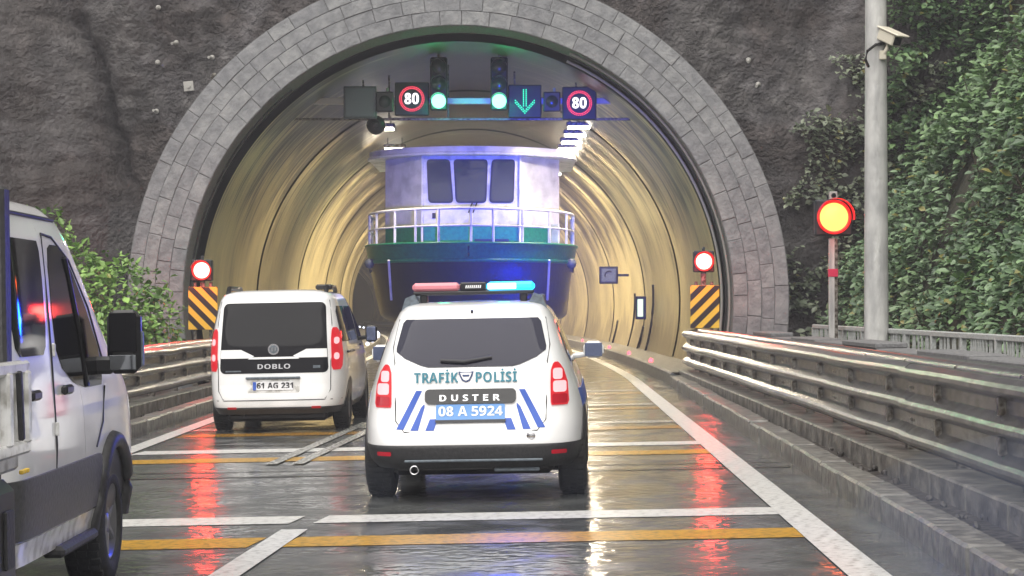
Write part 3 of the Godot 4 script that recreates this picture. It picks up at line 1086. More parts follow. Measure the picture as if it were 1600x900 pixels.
func leaf_cloud(parent: Node, places: Array, length: float, mat: Material, tones: Array) -> void:
	var mm := MultiMesh.new()
	mm.transform_format = MultiMesh.TRANSFORM_3D
	mm.use_colors = true
	mm.mesh = leaf_mesh(length, length * 0.62)
	mm.instance_count = places.size()
	for i in places.size():
		var p: Array = places[i]             # position, outward
		var out: Vector3 = p[1]
		var fwd := (out + Vector3(rng.randf_range(-1, 1), rng.randf_range(-1.1, 0.35), rng.randf_range(-1, 1)) * 0.9).normalized()
		var up := (Vector3.UP * 0.9 + out * 0.8 + Vector3(rng.randf_range(-1, 1), rng.randf_range(-1, 1), rng.randf_range(-1, 1)) * 0.5).normalized()
		var b := Basis.looking_at(-fwd, up).scaled(Vector3.ONE * (rng.randf_range(0.4, 1.1) + (0.5 if i % 9 == 0 else 0.0)))
		mm.set_instance_transform(i, Transform3D(b, p[0]))
		var c: Color = tones[0].lerp(tones[1], clampf(rng.randf() * 0.8 + noise_a.get_noise_3dv(p[0] * 2.0) * 0.6, 0, 1))
		if i % 41 == 0:
			c = c.lerp(Color(0.30, 0.25, 0.06), 0.7)
		mm.set_instance_color(i, c)
	var o := MultiMeshInstance3D.new()
	o.name = "foliage"
	o.multimesh = mm
	o.material_override = mat
	stuff(o)
	parent.add_child(o, true)

func hill_y(x: float, d: float) -> float:
	var k := maxf(x - 5.9, 0.0)
	return 0.1 + k * 1.9 + noise_b.get_noise_2d(x * 3.0, d * 3.0) * 0.5 * minf(k, 1.0)

func bush(called: String, label: String, category: String, lumps: Array, per: int, length: float, tones: Array, mat: Material, stems := 3) -> Node3D:
	var base: Vector3 = lumps[0][0]
	var t := thing(called, label, category, Vector3.ZERO)
	var places := []
	for l in lumps:
		var c: Vector3 = l[0]
		var rad: Vector3 = l[1]
		var count := int(per * rad.x * rad.y)
		for i in count:
			var v := Vector3(rng.randfn(), rng.randfn(), rng.randfn()).normalized()
			if v.z < -0.25:
				v.z = -v.z
			var q := 1.0 + noise_a.get_noise_3dv((c + v) * 2.2) * 0.55
			var r := q * pow(rng.randf(), 0.28)
			places.append([c + v * rad * r, (v + Vector3(0, 0.15, 0.25)).normalized()])
	leaf_cloud(t, places, length, mat, tones)
	for k in stems:
		var st := mb()
		var l: Array = lumps[k % lumps.size()]
		var foot := Vector3(l[0].x + rng.randf_range(-0.3, 0.3), l[2] if l.size() > 2 else 0.1, l[0].z - 0.1)
		var top: Vector3 = l[0] + Vector3(rng.randf_range(-0.4, 0.4), l[1].y * 0.5, 0)
		var mid := foot.lerp(top, 0.5) + Vector3(rng.randf_range(-0.2, 0.2), 0, 0.1)
		tube(st, [foot, mid, top], 0.035, 6, 0.012)
		obj("stem", st, M.bark, t)
	return t

func creeper(called: String, label: String, spots: Array, length: float, tones: Array, mat: Material) -> void:
	var t := thing(called, label, "creeper")
	leaf_cloud(t, spots, length, mat, tones)
	for k in 7:
		var a: Vector3 = spots[rng.randi() % spots.size()][0]
		var c := a + Vector3(0.15, -0.1, -0.12)
		var st := mb()
		tube(st, [c + Vector3(rng.randf_range(-0.2, 0.2), -0.7, 0.1), c + Vector3(rng.randf_range(-0.1, 0.1), -0.2, 0.05), c + Vector3(rng.randf_range(-0.3, 0.3), 0.5, 0)], 0.022, 5, 0.008)
		obj("stem", st, M.bark, t)

func make_plants() -> void:
	# hillside on the right that the creepers grow on
	var st := mb()
	sheet(st, func(u, v):
		var x := 5.85 + pow(u, 1.3) * 24.0
		var d := lerpf(6.0, 40.5, v)
		return Vector3(x, hill_y(x, d), -d), 40, 60, func(_p): return Vector3(-1, 1, 0.2))
	struct(obj("hillside", st, M.soil))
	var dark := [Color(0.045, 0.085, 0.045), Color(0.23, 0.35, 0.18)]
	var mid := [Color(0.045, 0.09, 0.042), Color(0.22, 0.35, 0.15)]
	var dull := [Color(0.06, 0.08, 0.05), Color(0.30, 0.34, 0.24)]
	var pale := [Color(0.09, 0.18, 0.04), Color(0.34, 0.54, 0.15)]
	# creeper that climbs the rock beside the arch
	var spots := []
	for k in 15000:
		var x := rng.randf_range(5.0, 9.6)
		var y := pow(rng.randf(), 1.35) * 6.6
		var edge := 5.25 + y * 0.13 + noise_b.get_noise_1d(y * 6.0) * 0.9
		if x < edge or noise_a.get_noise_2d(x * 1.6, y * 1.6) < -0.30 + y * 0.035:
			continue
		spots.append([Vector3(x, y, rock_z(x, y) + rng.randf() * rng.randf() * 0.5 + 0.04), Vector3(0, 0.2, 1)])
	creeper("climbing_shrub", "thin dark creeper climbing the rock between stone arch and lamp pole", spots, 0.15, dull, M.leaf0)
	spots = []
	for k in 20000:
		var x := rng.randf_range(7.0, 11.5)
		var y := rng.randf_range(0.5, 9.0)
		var n := noise_a.get_noise_2d(x * 1.3 + 40.0, y * 1.3)
		if n < -0.2 or x < 7.25 + noise_b.get_noise_1d(y * 7.0 + 9.0) * 0.7:
			continue
		spots.append([Vector3(x, y, rock_z(x, y) + 0.08 + (0.3 + maxf(n, 0.0) * 1.8) * pow(rng.randf(), 0.6)), Vector3(-0.15, 0.25, 1)])
	creeper("tall_creeper", "tall green creeper hanging over the rock right of the camera pole", spots, 0.17, mid, M.leaf1)
	# creepers over the slope, one above the other
	for band in [["low_shrub", "low dark creeper along the foot of the slope just behind the railing", 5.9, 6.9, 9000, 0.15, dark, M.leaf0, 0.35],
			["hanging_shrub", "dark green creeper on the middle of the slope behind the lamp pole", 6.9, 8.2, 15000, 0.16, dark, M.leaf0, 0.55],
			["leafy_shrub", "dense green creeper covering the top of the slope beside the camera pole", 8.2, 12.5, 24000, 0.18, mid, M.leaf1, 0.7]]:
		spots = []
		for k in band[4]:
			var x := rng.randf_range(band[2] - 0.25, band[3] + 0.25)
			var d := rng.randf_range(21.0, 39.6)
			var n := noise_a.get_noise_3d(x * 0.9, 3.0, d * 0.9)
			if n < -0.28:
				continue
			var lift: float = 0.06 + (0.25 + maxf(n, 0.0) * 1.6) * band[8] * pow(rng.randf(), 0.6)
			spots.append([Vector3(x - lift * 0.75, hill_y(x, d) + lift * 0.6, -d + lift * 0.5), Vector3(-0.7, 0.35, 0.6)])
		creeper(band[0], band[1], spots, band[5], band[6], band[7])
	# broad-leaved shrub over the railing, its big leaves one by one
	var sh := bush("broad_leaf_shrub", "fresh green shrub with broad leaves leaning over the white railing", "shrub", [
		[Vector3(7.0, 1.6, -29.0), Vector3(0.75, 0.75, 0.5)], [Vector3(7.7, 1.9, -28.4), Vector3(0.75, 0.8, 0.5)], [Vector3(8.0, 1.1, -28.0), Vector3(0.6, 0.5, 0.4)]], 1100, 0.15, mid, M.leaf2, 3)
	var big := leaf_mesh(0.26, 0.19)
	for k in 90:
		var c := Vector3(rng.randf_range(6.6, 8.2), rng.randf_range(1.05, 2.5), rng.randf_range(-28.2, -27.4))
		if c.y > 1.5 + (c.x - 6.6) * 0.65:
			c.y = 1.2 + rng.randf() * 0.6
		var fwd := Vector3(rng.randf_range(-1, 1), rng.randf_range(-0.8, 0.2), rng.randf_range(0.0, 1.0)).normalized()
		var b := Basis.looking_at(-fwd, (Vector3.UP + Vector3(rng.randf_range(-0.4, 0.4), 0, 0.7)).normalized()).scaled(Vector3.ONE * rng.randf_range(0.6, 1.1))
		obj("leaf", big, M.leaf_pale if k % 3 else M.leaf_mid, sh, Transform3D(b, c))
	# bush at the left foot of the arch
	bush("green_bush", "bright green leafy bush behind the crash barrier at the arch foot", "bush", [
		[Vector3(-8.2, 1.9, -36.6), Vector3(0.95, 1.05, 0.6)], [Vector3(-7.2, 1.6, -36.2), Vector3(0.9, 0.95, 0.6)], [Vector3(-6.55, 1.25, -36.4), Vector3(0.55, 0.7, 0.4)], [Vector3(-9.0, 2.3, -37.0), Vector3(0.9, 1.2, 0.6)], [Vector3(-7.4, 0.8, -35.5), Vector3(1.2, 0.6, 0.5)], [Vector3(-10.0, 2.0, -36.6), Vector3(0.9, 1.2, 0.6)]], 1500, 0.15, pale, M.leaf2, 5)

# ---------------------------------------------------------------- gantry and its signs
func make_gantry() -> void:
	var z := -41.9
	var beam := thing("gantry_beam", "long pale steel gantry beam across the tunnel mouth carrying signs", "gantry", Vector3(-1.05, 0, z))
	var st := mb()
	box(st, Vector3(0, 5.93, -0.25), Vector3(8.0, 0.13, 0.13), 0.015)
	obj("main_beam", st, M.beam, beam)
	st = mb()
	box(st, Vector3(0, 5.54, -0.2), Vector3(7.4, 0.05, 0.06), 0.01)
	obj("lower_rail", st, M.steel_old, beam)
	for x in [-2.1, -1.55, -0.3, 1.1, 2.4]:
		st = mb()
		tube(st, [Vector3(x, 5.55, -0.22), Vector3(x, 6.75 - absf(x) * 0.18, -0.22)], 0.022, 6)
		obj("hanger", st, M.steel_old, beam)
	var zf := z + 0.02
	# blank panel
	var t := thing("blank_sign_panel", "unlit grey square lane sign panel at the end of the beam", "sign", Vector3(-3.20, 5.88, zf))
	st = mb()
	box(st, Vector3(0, 0, -0.1), Vector3(0.70, 0.68, 0.16), 0.015)
	obj("cabinet", st, M.box_grey, t)
	st = mb()
	box(st, Vector3(0, 0, -0.018), Vector3(0.62, 0.60, 0.02), 0.006)
	obj("face", st, M.panel_face, t)
	# black boxes
	for k in 2:
		var b := thing("signal_box", ["square black signal box beside the unlit grey panel", "square black signal box between green arrow and speed sign"][k], "signal", Vector3([-2.68, 0.84][k], 5.89, zf), 0.0, "black signal boxes on the gantry")
		st = mb()
		box(st, Vector3(0, 0, -0.08), Vector3(0.36, 0.42, 0.2), 0.02)
		obj("cabinet", st, M.black, b)
		st = mb()
		disc(st, Vector3(0, 0, 0.03), 0.13, Vector3(0, 0, 1), 0.02, 20, 0.03)
		obj("dark_lens", st, M.lens_off, b)
		st = mb()
		tube(st, [Vector3(0.05, 0.2, -0.08), Vector3(0.05, 0.3, -0.08)], 0.03, 8)
		obj("cap", st, M.pipe, b)
	# speed signs
	for k in 2:
		var s := thing("speed_sign", ["lit 80 speed limit sign beside the green signals", "lit 80 speed limit sign above the row of tunnel lamps"][k], "sign", Vector3([-2.11, 1.42][k], [5.95, 5.86][k], zf), 0.0, "lit speed limit signs on the gantry")
		st = mb()
		box(st, Vector3(0, 0, -0.09), Vector3(0.72, 0.70, 0.16), 0.02)
		obj("cabinet", st, M.board_dark, s)
		st = mb()
		for ring in 2:
			var n := 40
			for i in n:
				var a: float = TAU * (i + 0.5 * (ring % 2)) / n
				var r := 0.222 + ring * 0.034
				disc(st, Vector3(cos(a) * r, sin(a) * r, 0.006), 0.012, Vector3(0, 0, 1), 0.015, 6)
		obj("red_light_ring", st, M.led_red, s)
		lettering("numerals", "80", 0.225, M.led_white, s, Vector3(0, 0, 0.002), true, Basis.IDENTITY, 0.92, 0.012)
	# three-lens signal heads
	for k in 2:
		var s := thing("traffic_signal", ["tall black traffic signal showing green, nearer the speed sign", "tall black traffic signal showing green, nearer the green arrow"][k], "traffic light", Vector3([-1.54, -0.27][k], 5.90, zf + 0.05), 0.0, "green traffic signals on the gantry")
		st = mb()
		box(st, Vector3(0, 0.36, -0.06), Vector3(0.36, 1.12, 0.22), 0.03)
		obj("housing", st, M.board_dark, s)
		for i in 3:
			var y := -0.01 + i * 0.36
			st = mb()
			disc(st, Vector3(0, y, 0.065), 0.15, Vector3(0, 0, 1), 0.02, 28, 0.035)
			obj("lens", st, M.signal_green if i == 0 else M.lens_off, s)
			st = mb()
			sheet(st, func(u, v):
				var a := lerpf(0.1, PI - 0.1, u)
				return Vector3(cos(a) * 0.165, y + sin(a) * 0.165, 0.05 + v * 0.2), 14, 1, func(p): return Vector3(p.x, p.y - y, 0))
			obj("visor", st, M.black, s)
		st = mb()
		tube(st, [Vector3(0, 0.92, -0.06), Vector3(0, 1.0, -0.06)], 0.03, 8)
		obj("cap", st, M.pipe, s)
		var l := OmniLight3D.new()
		l.name = "signal_green_light"
		l.light_color = Color(0.1, 1.0, 0.6)
		l.light_energy = 0.25
		l.light_size = 0.14
		l.omni_range = 60.0
		l.omni_attenuation = 2.0
		l.shadow_enabled = true
		l.position = Vector3(0, -0.01, 0.3)
		s.add_child(l, true)
	# arrow
	var ar := thing("lane_arrow_sign", "dark lane sign with a lit green arrow pointing down", "sign", Vector3(0.27, 5.90, zf))
	st = mb()
	box(st, Vector3(0, 0, -0.09), Vector3(0.70, 0.70, 0.16), 0.02)
	obj("cabinet", st, M.board_dark, ar)
	st = mb()
	for i in 9:
		for c in [-0.028, 0.028]:
			disc(st, Vector3(c, 0.24 - i * 0.042, 0.006), 0.014, Vector3(0, 0, 1), 0.015, 6)
	for i in 7:
		for sgn in [-1, 1]:
			for r in 2:
				disc(st, Vector3(sgn * i * 0.033, -0.25 + i * 0.036 + r * 0.05, 0.006), 0.014, Vector3(0, 0, 1), 0.015, 6)
	obj("green_arrow_lights", st, M.led_green, ar)
	# dark camera / fan pods under the beam
	var pod := thing("camera_pod", "dark round camera housing hanging under the unlit panel", "camera", Vector3(-2.88, 5.42, z - 0.3))
	st = mb()
	lathe(st, [Vector2(0, -0.22), Vector2(0.16, -0.2), Vector2(0.2, -0.05), Vector2(0.2, 0.14), Vector2(0.12, 0.2), Vector2(0, 0.2)], Vector3.ZERO, Vector3(0, 0, 1), 20)
	obj("barrel", st, M.black, pod)
	st = mb()
	disc(st, Vector3(0, 0, 0.21), 0.09, Vector3(0, 0, 1), 0.03, 18, 0.03)
	obj("lens", st, M.black_gloss, pod)
	st = mb()
	tube(st, [Vector3(0, 0.18, 0), Vector3(0, 0.42, 0)], 0.025, 8)
	obj("bracket", st, M.steel_old, pod)
	# sign boxes on the bore's right wall
	var sb := thing("phone_sign", "small square emergency phone sign on the tunnel wall", "sign", Vector3(axis(64.0) + 4.62, 2.6, -64.0))
	st = mb()
	box(st, Vector3(-0.2, 0, 0), Vector3(0.60, 0.56, 0.16), 0.02)
	box(st, Vector3(0.24, 0, 0), Vector3(0.42, 0.08, 0.08), 0.01)
	obj("box", st, M.board_dark, sb)
	st = mb()
	box(st, Vector3(-0.2, 0, 0.085), Vector3(0.46, 0.42, 0.02), 0.01)
	obj("face", st, M.box_grey, sb)
	st = mb()
	var arc := []
	for i in 9:
		var a := lerpf(0.9, 3.6, i / 8.0)
		arc.append(Vector3(-0.19 + cos(a) * 0.13, sin(a) * 0.13, 0.1))
	tube(st, arc, 0.025, 6)
	obj("symbol", st, M.ink, sb)
	var ex := thing("exit_light", "small upright lit exit lamp low on the tunnel wall", "lamp", Vector3(axis(57.0) + 4.86, 1.55, -57.0))
	st = mb()
	box(st, Vector3(0, 0, 0), Vector3(0.30, 0.66, 0.18), 0.02)
	obj("housing", st, M.board_dark, ex)
	st = mb()
	box(st, Vector3(-0.02, 0, 0.095), Vector3(0.16, 0.5, 0.02), 0.01)
	obj("lamp_face", st, glow(Color(0.9, 1.0, 0.8), 0.45), ex)

# ---------------------------------------------------------------- signals and chevrons at the portal
func red_light(parent: Node, at: Vector3, energy: float, c := Color(1.0, 0.12, 0.08)) -> void:
	var l := OmniLight3D.new()
	l.name = "signal_red_light"
	l.light_color = c
	l.light_energy = energy
	l.light_size = 0.15
	l.omni_range = 60.0
	l.omni_attenuation = 2.0
	l.shadow_enabled = true
	l.position = at
	parent.add_child(l, true)

func make_portal_signals() -> void:
	for k in 2:
		var x: float = [-5.95, 3.68][k]
		var zc := -38.2
		var s := thing("warning_signal", ["red warning light above the chevron board by the green bush", "red warning light above the chevron board at the barrier's end"][k], "traffic light", Vector3(x, [2.27, 2.44][k], zc), 0.0, "red lights at the tunnel mouth")
		var st := mb()
		box(st, Vector3(0, 0, -0.06), Vector3(0.40, 0.41, 0.18), 0.02)
		obj("housing", st, M.board_dark, s)
		st = mb()
		disc(st, Vector3(0, 0, 0.045), 0.152, Vector3(0, 0, 1), 0.02, 28, 0.035)
		obj("red_lamp_lens", st, M.signal_red, s)
		st = mb()
		lathe(st, [Vector2(0.155, 0.03), Vector2(0.185, 0.03), Vector2(0.19, 0.07), Vector2(0.165, 0.08), Vector2(0.155, 0.06)], Vector3.ZERO, Vector3(0, 0, 1), 28)
		obj("red_lamp_rim", st, M.signal_red_rim, s)
		st = mb()
		sheet(st, func(u, v):
			var a := lerpf(0.2, PI - 0.2, u)
			return Vector3(cos(a) * 0.195, sin(a) * 0.195, 0.03 + v * 0.16), 14, 1, func(p): return Vector3(p.x, p.y, 0))
		obj("visor", st, M.board_dark, s)
		st = mb()
		box(st, Vector3(0, 0.24, -0.06), Vector3(0.06, 0.08, 0.06), 0.01)
		obj("cap", st, M.board_dark, s)
		red_light(s, Vector3(0, 0, 0.3), 0.35)
		# board and post
		var b := thing("chevron_board", ["yellow and black striped hazard board near the bush and van", "yellow and black striped hazard board at the end of the long barrier"][k], "sign", Vector3(x + 0.02, 0, zc), 0.0, "striped hazard boards at the tunnel mouth")
		var y0: float = [1.13, 1.16][k]
		var y1: float = y0 + 0.82
		st = mb()
		box(st, Vector3(0, (y0 + y1) * 0.5, -0.02), Vector3(0.56, y1 - y0, 0.03), 0.006)
		obj("panel", st, M.sign_yellow, b)
		var m := -1.0 if k == 0 else 1.0
		for i in 5:
			var off := -0.50 + i * 0.29
			# diagonal band clipped by the panel
			var band := PackedVector2Array([Vector2(-0.6, off - 0.6), Vector2(0.6, off + 0.6), Vector2(0.6, off + 0.6 + 0.145), Vector2(-0.6, off - 0.6 + 0.145)])
			var frame := PackedVector2Array([Vector2(-0.278, -0.408), Vector2(0.278, -0.408), Vector2(0.278, 0.408), Vector2(-0.278, 0.408)])
			for piece in Geometry2D.intersect_polygons(band, frame):
				var pp := PackedVector2Array()
				for q in piece:
					pp.append(Vector2(q.x * m, q.y + (y0 + y1) * 0.5))
				st = mb()
				prism(st, pp, -0.006, -0.001)
				obj("black_stripe", st, M.sign_black, b)
		for sx in [-0.16, 0.14]:
			st = mb()
			box(st, Vector3(sx, 1.03, -0.09), Vector3(0.06, 2.05, 0.06), 0.008)
			obj("post", st, M.steel_old, b)
		st = mb()
		box(st, Vector3(-0.02, (y1 + y0) * 0.5 + 0.55, -0.09), Vector3(0.10, 0.5, 0.06), 0.008)
		obj("bracket", st, M.steel_old, b)

func make_pole_and_lamp() -> void:
	var base := Vector3(5.36, 0.1, -29.3)
	var p := tag(mesh_pole(base), "tall pale concrete lamp pole with a camera fixed to it", "pole")
	var c := thing("security_camera", "cream boxy security camera on the tall pole", "camera", base + Vector3(0.16, 5.40, 0.24))
	var aim := Basis(Vector3(0, 1, 0), 0.62) * Basis(Vector3(1, 0, 0), 0.42)
	var st := mb()
	box(st, Vector3(0, 0, 0), Vector3(0.19, 0.16, 0.34), 0.015, aim)
	obj("housing", st, M.cream, c)
	st = mb()
	box(st, aim * Vector3(0, 0.10, 0.03), Vector3(0.25, 0.025, 0.46), 0.01, aim)
	obj("sun_shield", st, M.cream, c)
	st = mb()
	box(st, aim * Vector3(0, -0.005, 0.172), Vector3(0.15, 0.125, 0.01), 0.004, aim)
	obj("front_glass", st, M.black_gloss, c)
	st = mb()
	tube(st, [Vector3(-0.02, -0.07, 0), Vector3(-0.04, -0.16, -0.02), Vector3(-0.08, -0.24, -0.06)], 0.03, 8)
	box(st, Vector3(-0.09, -0.25, -0.07), Vector3(0.10, 0.13, 0.08), 0.01)
	obj("bracket", st, M.cream, c)
	st = mb()
	tube(st, [Vector3(-0.06, -0.07, -0.1), Vector3(-0.2, -0.1, -0.02), Vector3(-0.33, -0.2, 0.02), Vector3(-0.36, -0.32, 0.02), Vector3(-0.3, -0.42, -0.06)], 0.022, 8)
	obj("cable", st, M.black, c)
	# big red lamp on its own post
	var l := thing("red_warning_lamp", "large glowing round red and amber warning lamp on a grey post", "traffic light", Vector3(5.32, 0.1, -33.0))
	st = mb()
	box(st, Vector3(0, 1.3, 0), Vector3(0.14, 2.6, 0.10), 0.012)
	obj("post", st, M.pole, l)
	st = mb()
	box(st, Vector3(0.045, 1.75, 0.053), Vector3(0.055, 1.7, 0.012), 0.004)
	obj("channel", st, M.steel_old, l)
	st = mb()
	box(st, Vector3(0, 2.03, 0.0), Vector3(0.15, 0.13, 0.125), 0.004)
	obj("red_tape", st, M.tape, l)
	st = mb()
	box(st, Vector3(0, 2.94, 0.0), Vector3(0.62, 0.60, 0.2), 0.03)
	obj("housing", st, M.board_dark, l)
	st = mb()
	disc(st, Vector3(0, 2.95, 0.115), 0.235, Vector3(0, 0, 1), 0.02, 40, 0.05)
	obj("amber_lamp_lens", st, M.signal_amber, l)
	st = mb()
	lathe(st, [Vector2(0.235, 0.10), Vector2(0.275, 0.10), Vector2(0.285, 0.14), Vector2(0.25, 0.16), Vector2(0.237, 0.13)], Vector3(0.0, 2.95, 0), Vector3(0, 0, 1), 40)
	obj("red_lamp_rim", st, M.signal_red_rim, l)
	st = mb()
	sheet(st, func(u, v):
		var a := lerpf(-0.2, PI - 0.3, u)
		return Vector3(0.02 + cos(a) * 0.295, 2.96 + sin(a) * 0.295, 0.09 + v * 0.22), 20, 1, func(p): return Vector3(p.x, p.y - 2.96, 0))
	obj("red_lamp_visor", st, M.tape, l)
	st = mb()
	box(st, Vector3(0, 3.31, 0.02), Vector3(0.13, 0.13, 0.12), 0.01)
	obj("sensor", st, M.pipe, l)
	st = mb()
	disc(st, Vector3(0, 3.31, 0.09), 0.04, Vector3(0, 0, 1), 0.015, 14)
	obj("sensor_lens", st, M.black_gloss, l)
	red_light(l, Vector3(0, 2.95, 0.45), 0.14, Color(1.0, 0.25, 0.1))

func mesh_pole(base: Vector3) -> Node3D:
	var t := Node3D.new()
	t.name = numbered("lamp_pole")
	t.position = base
	add_child(t, true)
	var st := mb()
	lathe(st, [Vector2(0.19, 0.0), Vector2(0.18, 1.0), Vector2(0.165, 4.0), Vector2(0.145, 8.0), Vector2(0.13, 11.0), Vector2(0.0, 11.02)], Vector3.ZERO, Vector3.UP, 24)
	obj("shaft", st, M.pole, t)
	st = mb()
	lathe(st, [Vector2(0.25, 0.0), Vector2(0.25, 0.06), Vector2(0.20, 0.1)], Vector3.ZERO, Vector3.UP, 24)
	obj("base_collar", st, M.concrete, t)
	return t

# ---------------------------------------------------------------- boat on a trailer
func hull_half(d: float) -> float:
	var k := clampf(d / 3.6, 0.0, 1.0)
	return 2.78 * pow(1.0 - pow(1.0 - k, 2.0), 0.5)

func make_boat() -> void:
	var t := thing("boat", "white and green work boat with dark hull filling the tunnel", "boat", Vector3(-1.08, 0, -49.4))
	var length := 13.0
	var deck := 3.16
	var keel := 0.95
	var hull := func(k: float, h: float, s: float) -> Vector3:
		# k along the boat from stem to stern, h 0 keel .. 1 deck
		var d := pow(k, 1.8) * length
		var set_back := (1.0 - h) * (0.6 + 0.5 * (1.0 - h))
		var flare := lerpf(0.74 + 0.26 * pow(h, 0.8), 0.90 + 0.10 * pow(h, 0.5), clampf(d / 6.0, 0.0, 1.0))
		if h < 0.15:
			flare *= sqrt(h / 0.15) * 0.9 + 0.1
		return Vector3(s * hull_half(d) * flare, lerpf(keel, deck, h), -set_back - d)
	var out := func(p: Vector3) -> Vector3: return Vector3(p.x, 0, 1.5 if p.z > -3.0 else 0.0)
	var st := mb()
	for s in [-1.0, 1.0]:
		sheet(st, func(u, v): return hull.call(u, v * 0.82, s), 40, 18, out)
	obj("hull", st, M.hull, t)
	st = mb()
	for s in [-1.0, 1.0]:
		sheet(st, func(u, v):
			var p: Vector3 = hull.call(u, lerpf(0.81, 1.0, v), s)
			return p + Vector3(s * 0.02, 0, 0.03 if p.z > -3.0 else 0.0), 40, 4, out)
	obj("bulwark", st, M.green, t)
	st = mb()
	for h in [0.81, 1.0]:
		var pts := []
		for i in 61:
			var s := -1.0 if i < 30 else 1.0
			pts.append(hull.call(absf(i - 30) / 30.0 * 0.85, h, s) + Vector3(s * 0.02, 0, 0.04))
		tube(st, pts, 0.05 if h < 0.9 else 0.035, 8)
	obj("rubbing_strake", st, M.green, t)
	st = mb()
	sheet(st, func(u, v):
		var p: Vector3 = hull.call(u, 0.97, 1.0)
		return Vector3(p.x * (v * 2.0 - 1.0), p.y, p.z), 30, 2, func(_p): return Vector3.UP)
	obj("deck", st, M.ship_deck, t)
	# railing round the bow
	var rail_at := func(k: float, h: float) -> Vector3:
		var d := absf(k)
		return Vector3(signf(k) * (hull_half(d) - 0.07), h, -d - 0.06)
	for h in [4.03, 3.60]:
		var pts := []
		for i in 65:
			var q := (i - 32) / 32.0
			pts.append(rail_at.call(signf(q) * pow(absf(q), 2.0) * 6.0, h - 0.05 * pow(absf(q), 2.0)))
		st = mb()
		tube(st, pts, 0.035 if h > 4.0 else 0.026, 8)
		obj("rail", st, M.ship_white, t)
	for k in [0.004, 0.11, -0.16, 0.50, -0.50, 1.25, -1.05, 2.2, -2.0, 3.4, -3.1, 5.0, -4.6]:
		st = mb()
		tube(st, [rail_at.call(k, 3.05), rail_at.call(k, 4.02)], 0.034, 8)
		obj("stanchion", st, M.ship_white, t)
	# wheelhouse
	var plan := [Vector2(-2.36, -9.0), Vector2(-2.36, -4.7), Vector2(-1.27, -3.1), Vector2(1.27, -3.1), Vector2(2.36, -4.7), Vector2(2.36, -9.0)]
	var house := mb()
	var base := mb()
	for i in plan.size():
		var a: Vector2 = plan[i]
		var b: Vector2 = plan[(i + 1) % plan.size()]
		var ins := Vector3(0, 4, -6)
		quad(base, Vector3(a.x, 3.0, a.y), Vector3(b.x, 3.0, b.y), Vector3(b.x, 3.74, b.y), Vector3(a.x, 3.74, a.y), ins)
		var lean := 0.03
		quad(house, Vector3(a.x, 3.74, a.y + lean), Vector3(b.x, 3.74, b.y + lean), Vector3(b.x, 5.62, b.y + lean), Vector3(a.x, 5.62, a.y + lean), ins)
	obj("wheelhouse", house, M.ship_white, t)
	obj("wheelhouse_base", base, M.green, t)
	st = mb()
	for x in [-1.29, 1.29]:
		tube(st, [Vector3(x, 3.2, -3.04), Vector3(x, 5.6, -3.04)], 0.035, 6)
	obj("corner_pipe", st, M.ship_white, t)
	st = mb()
	box(st, Vector3(2.08, 3.42, -4.22), Vector3(0.9, 0.76, 0.05), 0.0, Basis(Vector3.UP, -atan2(1.6, 1.09)))
	obj("locker", st, M.ship_white, t)
	st = mb()
	box(st, Vector3(0.55, 3.30, -2.9), Vector3(0.9, 0.12, 0.3), 0.02)
	obj("deck_box", st, M.hull, t)
	# windows
	for w in [[-1.13, -0.60, -1.08, -0.51], [-0.42, 0.40, -0.36, 0.36], [0.59, 1.12, 0.52, 1.08]]:
		var frame := PackedVector2Array()
		var pane := PackedVector2Array()
		for g in 2:
			var e := 0.045 if g == 0 else 0.0
			var cs := [Vector2(w[2] - e, 4.36 - e), Vector2(w[3] + e, 4.36 - e), Vector2(w[1] + e, 5.42 + e), Vector2(w[0] - e, 5.42 + e)]
			for i in 4:
				var c: Vector2 = cs[i]
				var p0: Vector2 = c.move_toward(cs[(i + 3) % 4], 0.11)
				var p1: Vector2 = c.move_toward(cs[(i + 1) % 4], 0.11)
				for q in 5:
					var tt := q / 4.0
					(frame if g == 0 else pane).append(p0.lerp(c, tt).lerp(c.lerp(p1, tt), tt))
		st = mb()
		prism(st, frame, -3.08, -3.045)
		var fr := obj("window", st, M.board_dark, t)
		st = mb()
		prism(st, pane, -3.06, -3.035)
		obj("pane", st, M.ship_glass, fr)
	for x in [-0.02, 0.10]:
		st = mb()
		tube(st, [Vector3(x - 0.05, 4.05, -3.02), Vector3(x + 0.06, 4.33, -3.02)], 0.02, 5)
		obj("wiper", st, M.ink, t)
	st = mb()
	box(st, Vector3(-0.98, 3.98, -3.05), Vector3(0.09, 0.14, 0.06), 0.01)
	obj("door_latch", st, M.ink, t)
	for x in [-1.9, 1.75]:
		var fx := signf(x)
		st = mb()
		tube(st, [Vector3(x, 4.2, -4.02 - (absf(x) - 1.8) * 1.4 + 0.05), Vector3(x + fx * 0.02, 4.85, -4.0 - (absf(x) - 1.8) * 1.4 + 0.05)], 0.03, 5)
		obj("grab_rail", st, M.box_grey, t)
	# roof with a rounded brow
	var roof := PackedVector2Array()
	for i in 25:
		var a := lerpf(PI, 0.0, i / 24.0)
		roof.append(Vector2(cos(a) * 2.82, -5.0 + sin(a) * 2.65))
	roof.append(Vector2(2.82, -9.3))
	roof.append(Vector2(-2.82, -9.3))
	st = mb()
	prism(st, roof, -5.76, -5.56, Transform3D(Basis(Vector3(1, 0, 0), Vector3(0, 0, 1), Vector3(0, -1, 0)), Vector3.ZERO))
	obj("roof", st, M.ship_white, t)
	st = mb()
	var edge := []
	for i in 25:
		var a := lerpf(PI, 0.0, i / 24.0)
		edge.append(Vector3(cos(a) * 2.82, 5.58, -5.0 + sin(a) * 2.65))
	tube(st, edge, 0.05, 6)
	obj("roof_gutter", st, M.ship_white, t)
